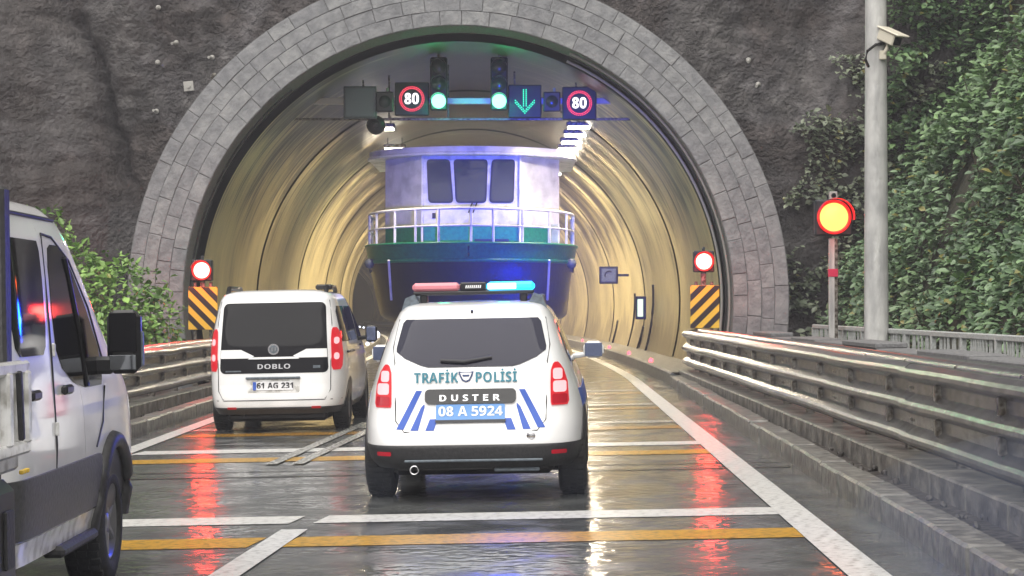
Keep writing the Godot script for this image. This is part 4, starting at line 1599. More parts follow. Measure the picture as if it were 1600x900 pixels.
	# fenders and white pipes on the bow
	for s in [-1.0, 1.0]:
		st = mb()
		lathe(st, [Vector2(0, -0.14), Vector2(0.1, -0.1), Vector2(0.14, 0), Vector2(0.1, 0.1), Vector2(0, 0.14)], Vector3(s * 2.62, 2.70, -2.3), Vector3.UP, 16)
		obj("fender", st, M.box_grey, t)
		st = mb()
		tube(st, [Vector3(s * 2.02, 2.75, -0.62), Vector3(s * 1.98, 1.75, -1.1)], 0.035, 6)
		obj("hull_pipe", st, M.ship_white, t)
		# worn pale name strokes on each bow, too faded to read
		st = mb()
		for i in 7:
			var q := 0.42 + 0.018 * i
			var p0: Vector3 = hull.call(q - 0.004, 0.70, s)
			var p1: Vector3 = hull.call(q + 0.006, 0.745, s)
			tube(st, [p0 + Vector3(s * 0.03, 0, 0.02), p1 + Vector3(s * 0.03, 0, 0.02)], 0.012, 4)
		obj("bow_name", st, M.box_grey, t)
	# trailer
	var tr := thing("boat_trailer", "dark low trailer carrying the boat, mostly hidden by the police car", "trailer", Vector3(-1.08, gy(-1.08), -49.9))
	st = mb()
	box(st, Vector3(0, 0.78, -7.0), Vector3(2.5, 0.2, 13.5), 0.03)
	obj("bed", st, M.plastic, tr)
	for z in [-2.5, -6.0, -10.0]:
		st = mb()
		box(st, Vector3(0, 0.96, z), Vector3(2.2, 0.2, 0.3), 0.02)
		for s in [-1, 1]:
			box(st, Vector3(s * 1.1, 1.3, z), Vector3(0.2, 0.8, 0.3), 0.02)
		obj("cradle", st, M.steel_old, tr)
	for s in [-1.0, 1.0]:
		for z in [-1.6, -2.9, -4.2]:
			make_wheel(tr, Vector3(s * 1.05, 0.44, z), 0.44, 0.4, s, 8)
		st = mb()
		box(st, Vector3(s * 1.0, 0.7, -0.22), Vector3(0.36, 0.14, 0.06), 0.01)
		obj("tail_light", st, M.lamp_red, tr)

# ---------------------------------------------------------------- small white van
func make_van() -> void:
	var p := Vector3(-3.04, gy(-3.04), -25.5)
	var t := thing("passenger_van", "white boxy passenger van with dark tailgate glass, driving ahead", "van", p, deg_to_rad(-0.6), "", TILT)
	var b := {"n": 7.0, "y": [0.24, 0.34, 0.45, 0.62, 0.95, 1.15, 1.35, 1.60, 1.72, 1.79, 1.825, 1.84],
		"w": [0.80, 0.86, 0.885, 0.90, 0.90, 0.885, 0.85, 0.79, 0.755, 0.70, 0.60, 0.45],
		"r": [-0.06, 0.0, 0.0, -0.03, -0.06, -0.09, -0.14, -0.21, -0.26, -0.32, -0.42, -0.6],
		"f": [-4.35, -4.39, -4.39, -4.36, -4.05, -3.55, -3.2, -2.7, -2.4, -2.2, -2.0, -1.7]}
	obj("body", body_shell(b, 0.30, 1.84, 110), M.white, t)
	obj("bumper", body_shell(b, 0.245, 0.335, 3, 0.006), M.plastic, t)
	# tailgate glass and trim
	var g := obj("rear_window", rear_patch(b, rounded(-0.70, 0.70, 0.77, 1.675, 0.07, 0.045), 0.004, 24), M.tint, t)
	for s in [-1.0, 1.0]:
		obj("tailgate_trim", rear_patch(b, [[0.965, minf(s * 0.30, s * 0.685), maxf(s * 0.30, s * 0.685)], [0.99, minf(s * 0.25, s * 0.685), maxf(s * 0.25, s * 0.685)], [1.075, minf(s * 0.42, s * 0.68), maxf(s * 0.42, s * 0.68)]], 0.014, 10), M.white, t)
	obj("tailgate_trim", rear_patch(b, [[0.952, -0.33, 0.33], [0.978, -0.30, 0.30]], 0.0135, 10), M.white, t)
	var st := mb()
	disc(st, Vector3(0, 1.075, rear_z(b, 0, 1.075) + 0.03), 0.072, Vector3(0, 0, 1), 0.02, 28)
	var em := obj("emblem", st, M.chrome, t)
	st = mb()
	disc(st, Vector3(0, 1.075, rear_z(b, 0, 1.075) + 0.033), 0.052, Vector3(0, 0, 1), 0.01, 24)
	obj("emblem_field", st, M.lamp_red if false else M.box_grey, em)
	st = mb()
	for i in 4:
		box(st, Vector3(-0.027 + i * 0.018, 1.075, rear_z(b, 0, 1.075) + 0.035), Vector3(0.007, 0.05, 0.006), 0.0)
	obj("emblem_bars", st, M.chrome, em)
	lettering("model_lettering", "DOBLO", 0.062, M.chrome, t, Vector3(0.0, 0.855, rear_z(b, 0, 0.855) + 0.008), true, Basis(Vector3(1, 0, 0), -0.08), 1.5)
	st = mb()
	box(st, Vector3(-0.52, 0.80, rear_z(b, -0.52, 0.80) + 0.008), Vector3(0.2, 0.018, 0.008))
	obj("badge", st, M.box_grey, t)
	st = mb()
	box(st, Vector3(0.55, 0.845, rear_z(b, 0.55, 0.845) + 0.008), Vector3(0.09, 0.035, 0.008))
	obj("badge", st, M.box_grey, t)
	# plate
	obj("plate_recess", rear_patch(b, rounded(-0.35, 0.33, 0.525, 0.70, 0.02), 0.003, 10), M.white_dirty, t)
	var pl := obj("number_plate", rear_patch(b, rounded(-0.27, 0.25, 0.555, 0.665, 0.012), 0.016, 10), M.plate_white, t)
	obj("plate_band", rear_patch(b, rounded(-0.268, -0.225, 0.557, 0.663, 0.008), 0.0185, 3), M.blue, pl)
	lettering("plate_number", "61 AG 231", 0.075, M.ink, pl, Vector3(0.02, 0.610, rear_z(b, 0, 0.61) + 0.018), true, Basis.IDENTITY, 1.0)
	st = mb()
	box(st, Vector3(-0.01, 0.71, rear_z(b, 0, 0.71) + 0.012), Vector3(0.70, 0.03, 0.04), 0.008)
	obj("plate_handle", st, M.box_grey, t)
	# tail lamps
	for s in [-1.0, 1.0]:
		var rows := []
		for q in [[0.80, 0.755, 0.835], [0.85, 0.735, 0.855], [1.0, 0.735, 0.862], [1.2, 0.73, 0.845], [1.31, 0.735, 0.815], [1.345, 0.75, 0.79]]:
			rows.append([q[0], minf(s * q[1], s * q[2]), maxf(s * q[1], s * q[2])])
		var lp := obj("tail_light", rear_patch(b, rows, 0.012, 8, 0.05), M.lamp_red_lit, t)
		for y in [0.93, 1.13]:
			var c0: float = s * 0.765
			var c1: float = s * 0.825
			obj("lamp_cell", rear_patch(b, rounded(minf(c0, c1), maxf(c0, c1), y, y + 0.09, 0.03), 0.017, 5), M.lamp_white_lit, lp)
		st = mb()
		obj("reflector", rear_patch(b, rounded(minf(s * 0.48, s * 0.60), maxf(s * 0.48, s * 0.60), 0.312, 0.342, 0.01), 0.012, 5), M.reflector, t)
	# seams
	var seam := []
	for q in [[-0.70, 1.70], [-0.735, 1.4], [-0.725, 0.9], [-0.72, 0.55], [-0.66, 0.44], [0.66, 0.44], [0.72, 0.55], [0.725, 0.9], [0.735, 1.4], [0.70, 1.70]]:
		seam.append(Vector3(q[0], q[1], rear_z(b, q[0], q[1]) + 0.001))
	obj("tailgate_seam", line_on(seam, 0.006), M.ink, t)
	var bl := []
	for i in 17:
		var x := lerpf(-0.84, 0.84, i / 16.0)
		bl.append(Vector3(x, 0.425, rear_z(b, x, 0.425) + 0.001))
	obj("bumper_seam", line_on(bl, 0.006), M.ink, t)
	# side glass, seams and wheels
	for s in [-1.0, 1.0]:
		var g1 := side_patch(b, [[1.16, -1.15, -0.42], [1.22, -1.2, -0.38], [1.55, -1.2, -0.42], [1.62, -1.15, -0.5]], s)
		obj("side_window", g1, M.tint, t)
		obj("side_window", side_patch(b, [[1.16, -2.15, -1.27], [1.58, -2.1, -1.27], [1.62, -2.05, -1.32]], s), M.tint, t)
		obj("side_window", side_patch(b, [[1.14, -3.05, -2.28], [1.3, -2.9, -2.26], [1.58, -2.45, -2.26], [1.61, -2.38, -2.3]], s), M.tint, t)
		for z in [-0.92, -3.62]:
			var arch := []
			for i in 9:
				var a := PI * i / 8.0
				arch.append([0.33 + sin(a * 0.5) * 0.36, z - 0.37 * cos(a * 0.5), z + 0.37 * cos(a * 0.5)])
			obj("wheel_arch", side_patch(b, arch, s, 0.004, 8, 0.02), M.black, t)
			make_wheel(t, Vector3(s * 0.785, 0.315, z), 0.315, 0.205, s, 5)
		st = mb()
		box(st, Vector3(s * 0.905, 1.08, -2.55), Vector3(0.03, 0.03, 0.18), 0.008)
		obj("door_handle", st, M.black, t)
		st = mb()
		box(st, Vector3(s * 0.905, 1.02, -1.05), Vector3(0.03, 0.03, 0.9), 0.008)
		obj("slide_track", st, M.ink, t)
		var mr := mb()
		box(mr, Vector3(s * 1.02, 1.22, -3.0), Vector3(0.17, 0.24, 0.10), 0.035)
		tube(mr, [Vector3(s * 0.86, 1.16, -3.02), Vector3(s * 0.98, 1.18, -3.0)], 0.03, 8)
		var mo := obj("wing_mirror", mr, M.black, t)
		st = mb()
		box(st, Vector3(s * 1.02, 1.22, -2.946), Vector3(0.13, 0.19, 0.006), 0.003)
		obj("mirror_glass", st, M.mirror_blue, mo)
		st = mb()
		tube(st, [Vector3(s * 0.64, 1.80, -0.52), Vector3(s * 0.64, 1.87, -0.62), Vector3(s * 0.64, 1.875, -1.6), Vector3(s * 0.64, 1.82, -1.75)], 0.032, 8)
		obj("roof_rail", st, M.black, t)
	st = mb()
	box(st, Vector3(0.60, 1.87, -0.75), Vector3(0.22, 0.07, 0.26), 0.02)
	obj("roof_mount", st, M.black, t)
	st = mb()
	box(st, Vector3(0, 0.20, -1.6), Vector3(1.3, 0.12, 2.6), 0.04)
	tube(st, [Vector3(-0.45, 0.22, -0.25), Vector3(-0.45, 0.22, -0.6)], 0.03, 8)
	obj("underbody", st, M.black, t)
	st = mb()
	box(st, Vector3(0.1, 1.735, -0.30), Vector3(0.02, 0.03, 0.03), 0.004)
	obj("washer_jet", st, M.ink, t)

# ---------------------------------------------------------------- police car
func make_police_car() -> void:
	var p := Vector3(-0.32, gy(-0.32), -15.8)
	var t := thing("police_car", "white police patrol car with blue stripes and a flashing light bar", "police car", p, deg_to_rad(-2.4), "", TILT)
	var b := {"n": 6.0, "y": [0.27, 0.34, 0.47, 0.60, 0.75, 0.88, 0.98, 1.06, 1.16, 1.30, 1.45, 1.53, 1.575, 1.60, 1.61],
		"w": [0.82, 0.88, 0.91, 0.915, 0.905, 0.88, 0.845, 0.815, 0.78, 0.73, 0.672, 0.63, 0.585, 0.53, 0.44],
		"r": [-0.10, -0.03, 0.0, -0.03, -0.09, -0.12, -0.14, -0.165, -0.22, -0.32, -0.44, -0.52, -0.62, -0.78, -1.0],
		"f": [-4.20, -4.28, -4.31, -4.30, -4.25, -4.10, -3.75, -3.35, -3.15, -2.85, -2.5, -2.3, -2.15, -1.95, -1.7]}
	obj("body", body_shell(b, 0.40, 1.61, 120), M.white, t)
	obj("bumper", body_shell(b, 0.28, 0.47, 6, 0.006), M.plastic, t)
	var rl := 0.30                      # lean of the tailgate below the glass
	# glass
	obj("rear_window", rear_patch(b, [[1.085, -0.34, 0.34], [1.10, -0.40, 0.40], [1.155, -0.53, 0.53], [1.21, -0.605, 0.605], [1.24, -0.608, 0.608], [1.44, -0.565, 0.565], [1.47, -0.54, 0.54]], 0.008, 24), M.tint_pale, t)
	var st := mb()
	tube(st, [Vector3(-0.24, 1.135, rear_z(b, -0.24, 1.135) + 0.02), Vector3(-0.05, 1.125, rear_z(b, -0.05, 1.125) + 0.025), Vector3(0.17, 1.16, rear_z(b, 0.17, 1.16) + 0.02)], 0.018, 6)
	obj("wiper", st, M.ink, t)
	st = mb()
	box(st, Vector3(0.0, 1.525, rear_z(b, 0.0, 1.525) + 0.005), Vector3(0.02, 0.03, 0.03), 0.005)
	obj("washer_jet", st, M.ink, t)
	# tail lamps: red frame, two lit cells, red foot
	for s in [-1.0, 1.0]:
		var rows := []
		for q in [[0.77, 0.645, 0.772], [0.80, 0.64, 0.785], [0.95, 0.64, 0.775], [1.05, 0.645, 0.745], [1.095, 0.66, 0.715], [1.11, 0.675, 0.70]]:
			rows.append([q[0], minf(s * q[1], s * q[2]), maxf(s * q[1], s * q[2])])
		var lp := obj("tail_light", rear_patch(b, rows, 0.012, 8, 0.05), M.lamp_red_lit, t)
		for y in [[0.87, 0.96, 0.765], [0.972, 1.06, 0.735]]:
			var c0: float = s * 0.66
			var c1: float = s * y[2]
			obj("lamp_cell", rear_patch(b, rounded(minf(c0, c1), maxf(c0, c1), y[0], y[1], 0.02), 0.018, 5), M.lamp_white_lit, lp)
		obj("lamp_foot", rear_patch(b, rounded(minf(s * 0.652, s * 0.772), maxf(s * 0.652, s * 0.772), 0.782, 0.856, 0.015), 0.017, 5), M.lamp_red, lp)
		obj("reflector", rear_patch(b, rounded(minf(s * 0.64, s * 0.76), maxf(s * 0.64, s * 0.76), 0.385, 0.418, 0.008), 0.016, 5), M.reflector, t)
		# blue stripes
		for q in [[[0.597, 0.535, 0.595], [0.90, 0.388, 0.436]], [[0.587, 0.418, 0.480], [0.765, 0.368, 0.398], [0.79, 0.368, 0.376]], [[0.585, 0.292, 0.360], [0.675, 0.262, 0.325]]]:
			var rr := []
			for r in q:
				rr.append([r[0], minf(s * r[1], s * r[2]), maxf(s * r[1], s * r[2])])
			obj("blue_stripe", rear_patch(b, rr, 0.0035, 4, 0.006), M.blue, t)
	# number plate and garnish
	obj("tailgate_garnish", rear_patch(b, rounded(-0.365, 0.365, 0.795, 0.91, 0.035), 0.022, 14, 0.04), M.black_gloss, t)
	lettering("model_lettering", "D U S T E R", 0.05, M.chrome, t, Vector3(-0.01, 0.838, rear_z(b, 0, 0.838) + 0.026), true, Basis(Vector3(1, 0, 0), -0.2), 1.42)
	var pl := obj("number_plate", rear_patch(b, rounded(-0.275, 0.275, 0.662, 0.788, 0.012), 0.018, 10), M.plate_blue, t)
	lettering("plate_number", "08 A 5924", 0.078, M.white_letter, pl, Vector3(0.0, 0.732, rear_z(b, 0, 0.732) + 0.021), true, Basis(Vector3(1, 0, 0), -0.3), 1.06)
	obj("plate_frame", rear_patch(b, rounded(-0.28, 0.28, 0.648, 0.668, 0.004), 0.021, 10), M.ink, pl)
	# lettering on the tailgate
	lettering("lettering", "TRAFİK", 0.082, M.teal, t, Vector3(-0.275, 1.0, rear_z(b, -0.275, 1.0) + 0.014), true, Basis(Vector3(1, 0, 0), -0.2), 0.92)
	lettering("lettering", "POLİSİ", 0.082, M.teal, t, Vector3(0.205, 1.0, rear_z(b, 0.205, 1.0) + 0.012), true, Basis(Vector3(1, 0, 0), -0.2), 0.95)
	var zc := rear_z(b, -0.035, 1.01) + 0.004
	var lean := Transform3D(Basis(Vector3(1, 0, 0), -0.2), Vector3(-0.035, 1.008, zc))
	st = mb()
	prism(st, PackedVector2Array([Vector2(-0.062, 0.042), Vector2(-0.02, 0.034), Vector2(0.02, 0.034), Vector2(0.062, 0.042), Vector2(0.05, 0.0), Vector2(0.032, -0.036), Vector2(0.0, -0.048), Vector2(-0.032, -0.036), Vector2(-0.05, 0.0)]), 0.0, 0.008, lean)
	var crest := obj("crest", st, M.navy_letter, t)
	st = mb()
	prism(st, PackedVector2Array([Vector2(-0.046, 0.028), Vector2(0.046, 0.028), Vector2(0.036, 0.0), Vector2(0.022, -0.026), Vector2(0.0, -0.036), Vector2(-0.022, -0.026), Vector2(-0.036, 0.0)]), 0.006, 0.011, lean)
	obj("crest_field", st, M.white_letter, crest)
	st = mb()
	prism(st, PackedVector2Array([Vector2(-0.03, 0.012), Vector2(0.03, 0.012), Vector2(0.024, -0.004), Vector2(-0.024, -0.004)]), 0.010, 0.013, lean)
	obj("crest_band", st, M.navy_letter, crest)
	# seams, tow cover, exhaust
	var seam := []
	for q in [[-0.60, 1.47], [-0.635, 1.25], [-0.615, 1.12], [-0.605, 0.8], [-0.60, 0.66], [-0.53, 0.575], [0.53, 0.575], [0.60, 0.66], [0.605, 0.8], [0.615, 1.12], [0.635, 1.25], [0.60, 1.47]]:
		seam.append(Vector3(q[0], q[1], rear_z(b, q[0], q[1]) + 0.001))
	obj("tailgate_seam", line_on(seam, 0.005), M.ink, t)
	st = mb()
	disc(st, Vector3(0.48, 0.535, rear_z(b, 0.48, 0.535) + 0.006), 0.035, Vector3(0, 0, 1), 0.01, 20, 0.006)
	obj("tow_cover", st, M.chrome, t)
	st = mb()
	box(st, Vector3(0.02, 0.345, rear_z(b, 0, 0.345) + 0.012), Vector3(1.1, 0.02, 0.03), 0.006)
	box(st, Vector3(0.36, 0.262, -0.12), Vector3(0.36, 0.03, 0.05), 0.008)
	obj("skid_bar", st, M.box_grey, t)
	st = mb()
	lathe(st, [Vector2(0.03, -0.25), Vector2(0.037, -0.24), Vector2(0.037, 0.0), Vector2(0.028, 0.0), Vector2(0.028, -0.1)], Vector3(-0.45, 0.275, 0.015), Vector3(0, 0, 1), 18)
	obj("exhaust_pipe", st, M.chrome, t)
	st = mb()
	box(st, Vector3(0, 0.27, -1.5), Vector3(1.3, 0.12, 2.4), 0.04)
	tube(st, [Vector3(-0.7, 0.24, -0.88), Vector3(0.7, 0.24, -0.88)], 0.05, 8)
	obj("underbody", st, M.black, t)
	# sides
	for s in [-1.0, 1.0]:
		obj("side_window", side_patch(b, [[1.10, -1.35, -0.75], [1.2, -1.35, -0.68], [1.36, -1.3, -0.8], [1.42, -1.25, -0.9]], s), M.tint, t)
		obj("side_window", side_patch(b, [[1.08, -2.05, -1.42], [1.38, -2.0, -1.42], [1.43, -1.95, -1.45]], s), M.tint, t)
		obj("side_window", side_patch(b, [[1.07, -2.95, -2.13], [1.2, -2.75, -2.12], [1.36, -2.45, -2.1], [1.42, -2.3, -2.12]], s), M.tint, t)
		obj("side_stripe", side_patch(b, [[0.72, -3.4, -0.75], [0.88, -3.4, -0.65]], s, 0.003, 20, 0.006), M.blue, t)
		for z in [-0.86, -3.52]:
			var arch := []
			for i in 9:
				var a := PI * i / 8.0
				arch.append([0.34 + sin(a * 0.5) * 0.40, z - 0.42 * cos(a * 0.5), z + 0.42 * cos(a * 0.5)])
			obj("wheel_arch", side_patch(b, arch, s, 0.008, 8, 0.02), M.plastic, t)
			make_wheel(t, Vector3(s * 0.795, 0.345, z), 0.345, 0.225, s, 5)
		var mr := mb()
		box(mr, Vector3(s * 0.985, 1.15, -2.75), Vector3(0.19, 0.155, 0.10), 0.045)
		tube(mr, [Vector3(s * 0.80, 1.09, -2.78), Vector3(s * 0.93, 1.11, -2.76)], 0.025, 8)
		var mo := obj("wing_mirror", mr, M.white, t)
		st = mb()
		box(st, Vector3(s * 0.985, 1.15, -2.697), Vector3(0.16, 0.125, 0.008), 0.003)
		obj("mirror_glass", st, M.mirror_blue, mo)
		st = mb()
		tube(st, [Vector3(s * 0.52, 1.535, -0.75), Vector3(s * 0.535, 1.63, -0.92), Vector3(s * 0.54, 1.645, -2.0), Vector3(s * 0.53, 1.56, -2.2)], 0.028, 8)
		obj("roof_rail", st, M.box_grey, t)
		st = mb()
		prism(st, PackedVector2Array([Vector2(s * 0.44, 1.565), Vector2(s * 0.61, 1.53), Vector2(s * 0.575, 1.645), Vector2(s * 0.50, 1.675)]), -1.0, -0.8)
		obj("rail_foot", st, M.box_grey, t)
	# light bar
	var lb := thing("light_bar", "police light bar with pale red end and glowing blue end", "light bar", p + Vector3(0.03, 0.0, -1.05), deg_to_rad(-1.0), "", TILT)
	st = mb()
	box(st, Vector3(0, 1.685, 0), Vector3(1.02, 0.035, 0.26), 0.012)
	for x in [-0.42, 0.42]:
		box(st, Vector3(x, 1.645, 0), Vector3(0.06, 0.08, 0.2), 0.01)
	obj("bar_base", st, M.black, lb)
	st = mb()
	box(st, Vector3(-0.315, 1.735, 0), Vector3(0.40, 0.075, 0.25), 0.025)
	obj("red_lens", st, M.bar_red, lb)
	st = mb()
	box(st, Vector3(0.0, 1.735, 0), Vector3(0.225, 0.074, 0.245), 0.01)
	obj("centre_box", st, M.black_gloss, lb)
	st = mb()
	for i in 8:
		box(st, Vector3(-0.06 + i * 0.017, 1.735, 0.124), Vector3(0.009, 0.026, 0.004), 0.0, Basis(Vector3(0, 0, 1), -0.25))
	obj("maker_mark", st, M.white_letter, lb)
	st = mb()
	box(st, Vector3(0.315, 1.735, 0), Vector3(0.40, 0.075, 0.25), 0.025)
	obj("blue_lamp_lens", st, M.bar_blue, lb)
	st = mb()
	box(st, Vector3(0.24, 1.735, 0.125), Vector3(0.24, 0.05, 0.01), 0.004)
	obj("blue_lamp_core", st, M.bar_core, lb)
	for k in 2:
		var sp := SpotLight3D.new()
		sp.name = "light_bar_blue_light"
		sp.light_color = Color(0.05, 0.22, 1.0)
		sp.light_energy = [480.0, 1.4][k]
		sp.light_size = 0.15
		sp.spot_range = 90.0
		sp.spot_angle = [9.5, 70.0][k]
		sp.spot_angle_attenuation = 1.0
		sp.spot_attenuation = 2.0
		sp.shadow_enabled = true
		sp.position = Vector3(0.3, 1.76, [-0.25, 0.3][k])
		sp.rotation_degrees = Vector3(3, [0, 180][k], 0)
		lb.add_child(sp, true)

# ---------------------------------------------------------------- white crew-cab truck at the left edge
func make_truck() -> void:
	var p := Vector3(-3.30, gy(-3.30), -11.6)
	var t := thing("tipper_truck", "white crew-cab tipper truck with dark cladding, cut off by the picture edge", "truck", p, deg_to_rad(0.6), "", TILT)
	# z = 0 at the front axle, positive towards the rear
	var b := {"n": 12.0, "y": [0.38, 0.50, 0.65, 0.85, 1.05, 1.18, 1.32, 1.50, 1.75, 1.95, 2.05, 2.12, 2.16, 2.18],
		"w": [0.94, 0.97, 0.985, 0.99, 0.99, 0.985, 0.98, 0.97, 0.955, 0.935, 0.905, 0.84, 0.70, 0.45],
		"r": [2.46, 2.46, 2.46, 2.46, 2.46, 2.46, 2.45, 2.44, 2.42, 2.40, 2.37, 2.30, 2.20, 2.0],
		"f": [-0.86, -0.92, -0.92, -0.90, -0.82, -0.66, -0.30, 0.02, 0.42, 0.74, 0.92, 1.06, 1.2, 1.35]}
	obj("cab", body_shell(b, 0.40, 2.18, 120), M.white, t)
	for s in [1.0, -1.0]:
		obj("side_cladding", side_patch(b, [[0.49, 0.42, 2.44], [0.54, 0.40, 2.44], [0.76, 0.40, 2.44], [0.78, 0.44, 2.44]], s, 0.02, 16, 0.03), M.cladding, t)
		obj("sill_panel", side_patch(b, [[0.36, 0.46, 2.44], [0.478, 0.42, 2.44]], s, 0.012, 16, 0.03), M.white_dirty, t)
		var st := mb()
		box(st, Vector3(s * 0.94, 0.34, 0.95), Vector3(0.12, 0.06, 0.9), 0.02)
		obj("side_step", st, M.plastic, t)
		# windows
		obj("rear_side_window", side_patch(b, [[1.36, 1.72, 2.18], [1.40, 1.66, 2.24], [1.50, 1.63, 2.27], [1.88, 1.63, 2.27], [1.93, 1.66, 2.25]], s, 0.004, 12), M.tint, t)
		var fw := obj("front_side_window", side_patch(b, [[1.16, 0.30, 0.75], [1.20, 0.28, 1.05], [1.28, 0.30, 1.30], [1.38, 0.36, 1.42], [1.60, 0.62, 1.46], [1.80, 0.92, 1.46], [1.90, 1.12, 1.42], [1.92, 1.2, 1.36]], s, 0.004, 14), M.tint, t)
		var bar := []
		for q in [[1.17, 0.72], [1.5, 0.86], [1.86, 1.06]]:
			bar.append(Vector3(s * (side_x(b, q[1], q[0]) + 0.006), q[0], q[1]))
		obj("window_divider", line_on(bar, 0.016), M.black, fw)
		# doors: seams and handles
		for seam_pts in [[[0.55, 1.50], [0.9, 1.50], [1.3, 1.54], [1.6, 1.55], [1.97, 1.53]], [[0.82, 0.48], [0.95, 0.30], [1.15, 0.22]], [[1.97, 1.53], [1.96, 1.3], [1.85, 0.95], [1.6, 0.55], [1.3, 0.24]], [[0.55, 2.38], [1.2, 2.38], [1.7, 2.34], [1.97, 2.28]]]:
			var pts := []
			for q in seam_pts:
				pts.append(Vector3(s * (side_x(b, q[1], q[0]) + 0.002), q[0], q[1]))
			obj("door_seam", line_on(pts, 0.007), M.ink, t)
		for z in [1.27, 2.0]:
			st = mb()
			box(st, Vector3(s * (side_x(b, z, 1.17) + 0.018), 1.17, z), Vector3(0.035, 0.05, 0.17), 0.012)
			obj("door_handle", st, M.black, t)
		for z in [1.51]:
			for y in [1.38, 0.98]:
				st = mb()
				box(st, Vector3(s * (side_x(b, z, y) + 0.008), y, z), Vector3(0.02, 0.07, 0.03), 0.006)
				obj("hinge", st, M.white_dirty, t)
		# roof gutter and ditch line
		var gut := []
		for i in 14:
			var z := lerpf(2.40, 0.55, i / 13.0)
			var y := minf(2.055, 1.40 + (z - 0.0) * 0.86)
			gut.append(Vector3(s * (side_x(b, z, y) + 0.004), y, z))
		obj("roof_seam", line_on(gut, 0.011), M.ink, t)
		# wheel arch flare, dark arch and front wheel
		var arch := []
		for i in 11:
			var a := PI * 0.5 * i / 10.0
			arch.append([0.40 + sin(a) * 0.39, -0.43 * cos(a), 0.43 * cos(a)])
		obj("wheel_well", side_patch(b, arch, s, 0.003, 10, 0.02), M.black, t)
		var fl := mb()
		var pts2 := []
		for i in 19:
			var a := lerpf(-0.05, PI + 0.05, i / 18.0)
			var z := cos(a) * 0.455
			var y := 0.38 + sin(a) * 0.45
			pts2.append(Vector3(s * (side_x(b, clampf(z, -0.8, 2.0), y) + 0.0), y, z))
		tube(fl, pts2, 0.052, 8)
		obj("arch_flare", fl, M.plastic, t)
		make_wheel(t, Vector3(s * 0.865, 0.345, 0.0), 0.345, 0.235, s, 6)
		# mirror
		var mr := mb()
		box(mr, Vector3(s * 1.135, 1.40, 0.36), Vector3(0.19, 0.36, 0.12), 0.04)
		box(mr, Vector3(s * 1.0, 1.27, 0.38), Vector3(0.16, 0.10, 0.08), 0.02)
		prism(mr, PackedVector2Array([Vector2(0.16, 1.16), Vector2(0.50, 1.20), Vector2(0.30, 1.42)]), 0.90 * s, 0.955 * s, Transform3D(Basis(Vector3(0, 0, 1), Vector3(0, 1, 0), Vector3(1, 0, 0)), Vector3.ZERO))
		var mo := obj("wing_mirror", mr, M.black, t)
		st = mb()
		box(st, Vector3(s * 1.135, 1.455, 0.424), Vector3(0.155, 0.22, 0.008), 0.003)
		obj("mirror_glass", st, M.tint, mo)
		st = mb()
		box(st, Vector3(s * 1.135, 1.285, 0.424), Vector3(0.15, 0.085, 0.008), 0.003)
		obj("wide_mirror_glass", st, M.mirror, mo)
		st = mb()
		box(st, Vector3(s * 1.225, 1.36, 0.34), Vector3(0.025, 0.2, 0.06), 0.008)
		obj("side_repeater", st, M.box_grey, mo)
	# windscreen, lights and grille at the front
	var st := mb()
	sheet(st, func(u, v):
		var y := lerpf(1.34, 2.0, v)
		var s := body_at(b, y)
		return Vector3(lerpf(-1, 1, u) * (s[0] - 0.10), y + 0.006, s[2] - 0.012), 8, 10, func(_p): return Vector3(0, 0.5, -1))
	obj("windscreen", st, M.tint, t)
	# chassis, tank, rear wheels
	st = mb()
	for x in [-0.4, 0.4]:
		box(st, Vector3(x, 0.52, 2.6), Vector3(0.09, 0.18, 5.4), 0.01)
	obj("chassis_rail", st, M.black, t)
	st = mb()
	box(st, Vector3(0.86, 0.56, 2.86), Vector3(0.36, 0.52, 0.6), 0.05)
	var tank := obj("tool_box", st, M.black, t)
	st = mb()
	box(st, Vector3(1.045, 0.56, 2.75), Vector3(0.02, 0.26, 0.14), 0.006)
	obj("grip", st, M.plastic, tank)
	st = mb()
	tube(st, [Vector3(0.98, 0.36, 2.5), Vector3(1.0, 0.33, 3.6), Vector3(1.0, 0.33, 4.6)], 0.03, 8)
	obj("side_guard", st, M.white_dirty, t)
	for s in [1.0, -1.0]:
		make_wheel(t, Vector3(s * 0.82, 0.345, 3.85), 0.345, 0.40, s, 6)
	# tipper body
	st = mb()
	box(st, Vector3(0, 0.93, 4.45), Vector3(2.24, 0.10, 3.2), 0.015)
	obj("bed_floor", st, M.white_dirty, t)
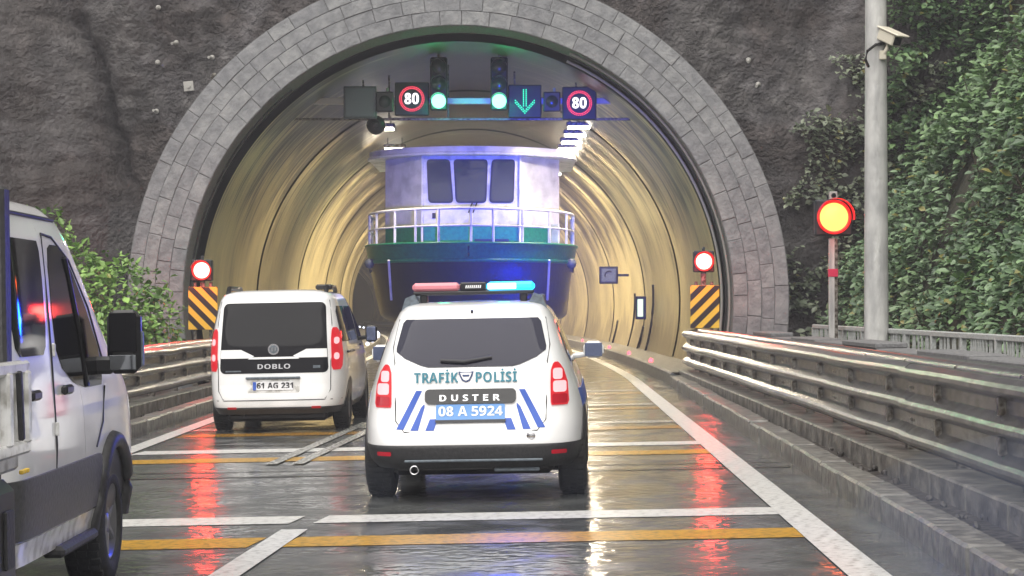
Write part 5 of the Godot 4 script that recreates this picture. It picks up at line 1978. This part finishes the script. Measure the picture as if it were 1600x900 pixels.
	for s in [1.0, -1.0]:
		st = mb()
		box(st, Vector3(s * 1.13, 1.16, 4.45), Vector3(0.04, 0.38, 3.15), 0.01)
		for y in [0.985, 1.33]:
			box(st, Vector3(s * 1.15, y, 4.45), Vector3(0.06, 0.06, 3.18), 0.012)
		obj("dropside", st, M.white_dirty, t)
		for z in [2.92, 3.25, 3.8, 4.5, 5.2, 5.9]:
			st = mb()
			box(st, Vector3(s * 1.165, 1.16, z), Vector3(0.05, 0.32, 0.08), 0.012, Basis(Vector3(1, 0, 0), 0.0))
			obj("dropside_rib", st, M.white_dirty, t)
		st = mb()
		box(st, Vector3(s * 1.185, 1.17, 3.08), Vector3(0.025, 0.30, 0.035), 0.006, Basis(Vector3(1, 0, 0), 0.12))
		obj("latch", st, M.plastic, t)
		st = mb()
		box(st, Vector3(s * 1.06, 1.56, 2.95), Vector3(0.10, 1.12, 0.12), 0.015)
		obj("headboard_post", st, M.plastic, t)
	st = mb()
	for i in 5:
		box(st, Vector3(0, 1.25 + i * 0.19, 2.98), Vector3(2.0, 0.06, 0.05), 0.01)
	obj("headboard_bar", st, M.plastic, t)
	for i in 3:
		st = mb()
		box(st, Vector3(1.12, 0.865, 2.70 + i * 0.05), Vector3(0.02, 0.02, 0.03), 0.004)
		obj("marker_light", st, M.signal_amber if false else M.sign_yellow, t)

# ---------------------------------------------------------------- road spray
func make_spray() -> void:
	for q in [[Vector3(3.1, 0.35, -10.2), Vector3(2.6, 1.1, 5.5), 0.09, "drifting veil of road spray over the verge beside the nearest barrier"],
			[Vector3(-1.05, 0.20, -15.2), Vector3(0.5, 0.36, 1.3), 0.05, "puff of spray behind the police car's wheel on the van's side"],
			[Vector3(0.49, 0.20, -15.2), Vector3(0.5, 0.34, 1.3), 0.035, "puff of spray behind the police car's wheel on the barrier side"],
			[Vector3(-2.45, 0.22, -11.2), Vector3(0.5, 0.34, 1.0), 0.08, "puff of spray at the white truck's front wheel"]]:
		var f := FogVolume.new()
		f.name = numbered("spray")
		f.shape = RenderingServer.FOG_VOLUME_SHAPE_ELLIPSOID
		f.size = q[1]
		f.position = q[0]
		var m := FogMaterial.new()
		m.density = q[2]
		m.albedo = Color(0.55, 0.60, 0.70)
		m.edge_fade = 0.6
		f.material = m
		add_child(f)
		stuff(tag(f, q[3], "spray", "road spray"))
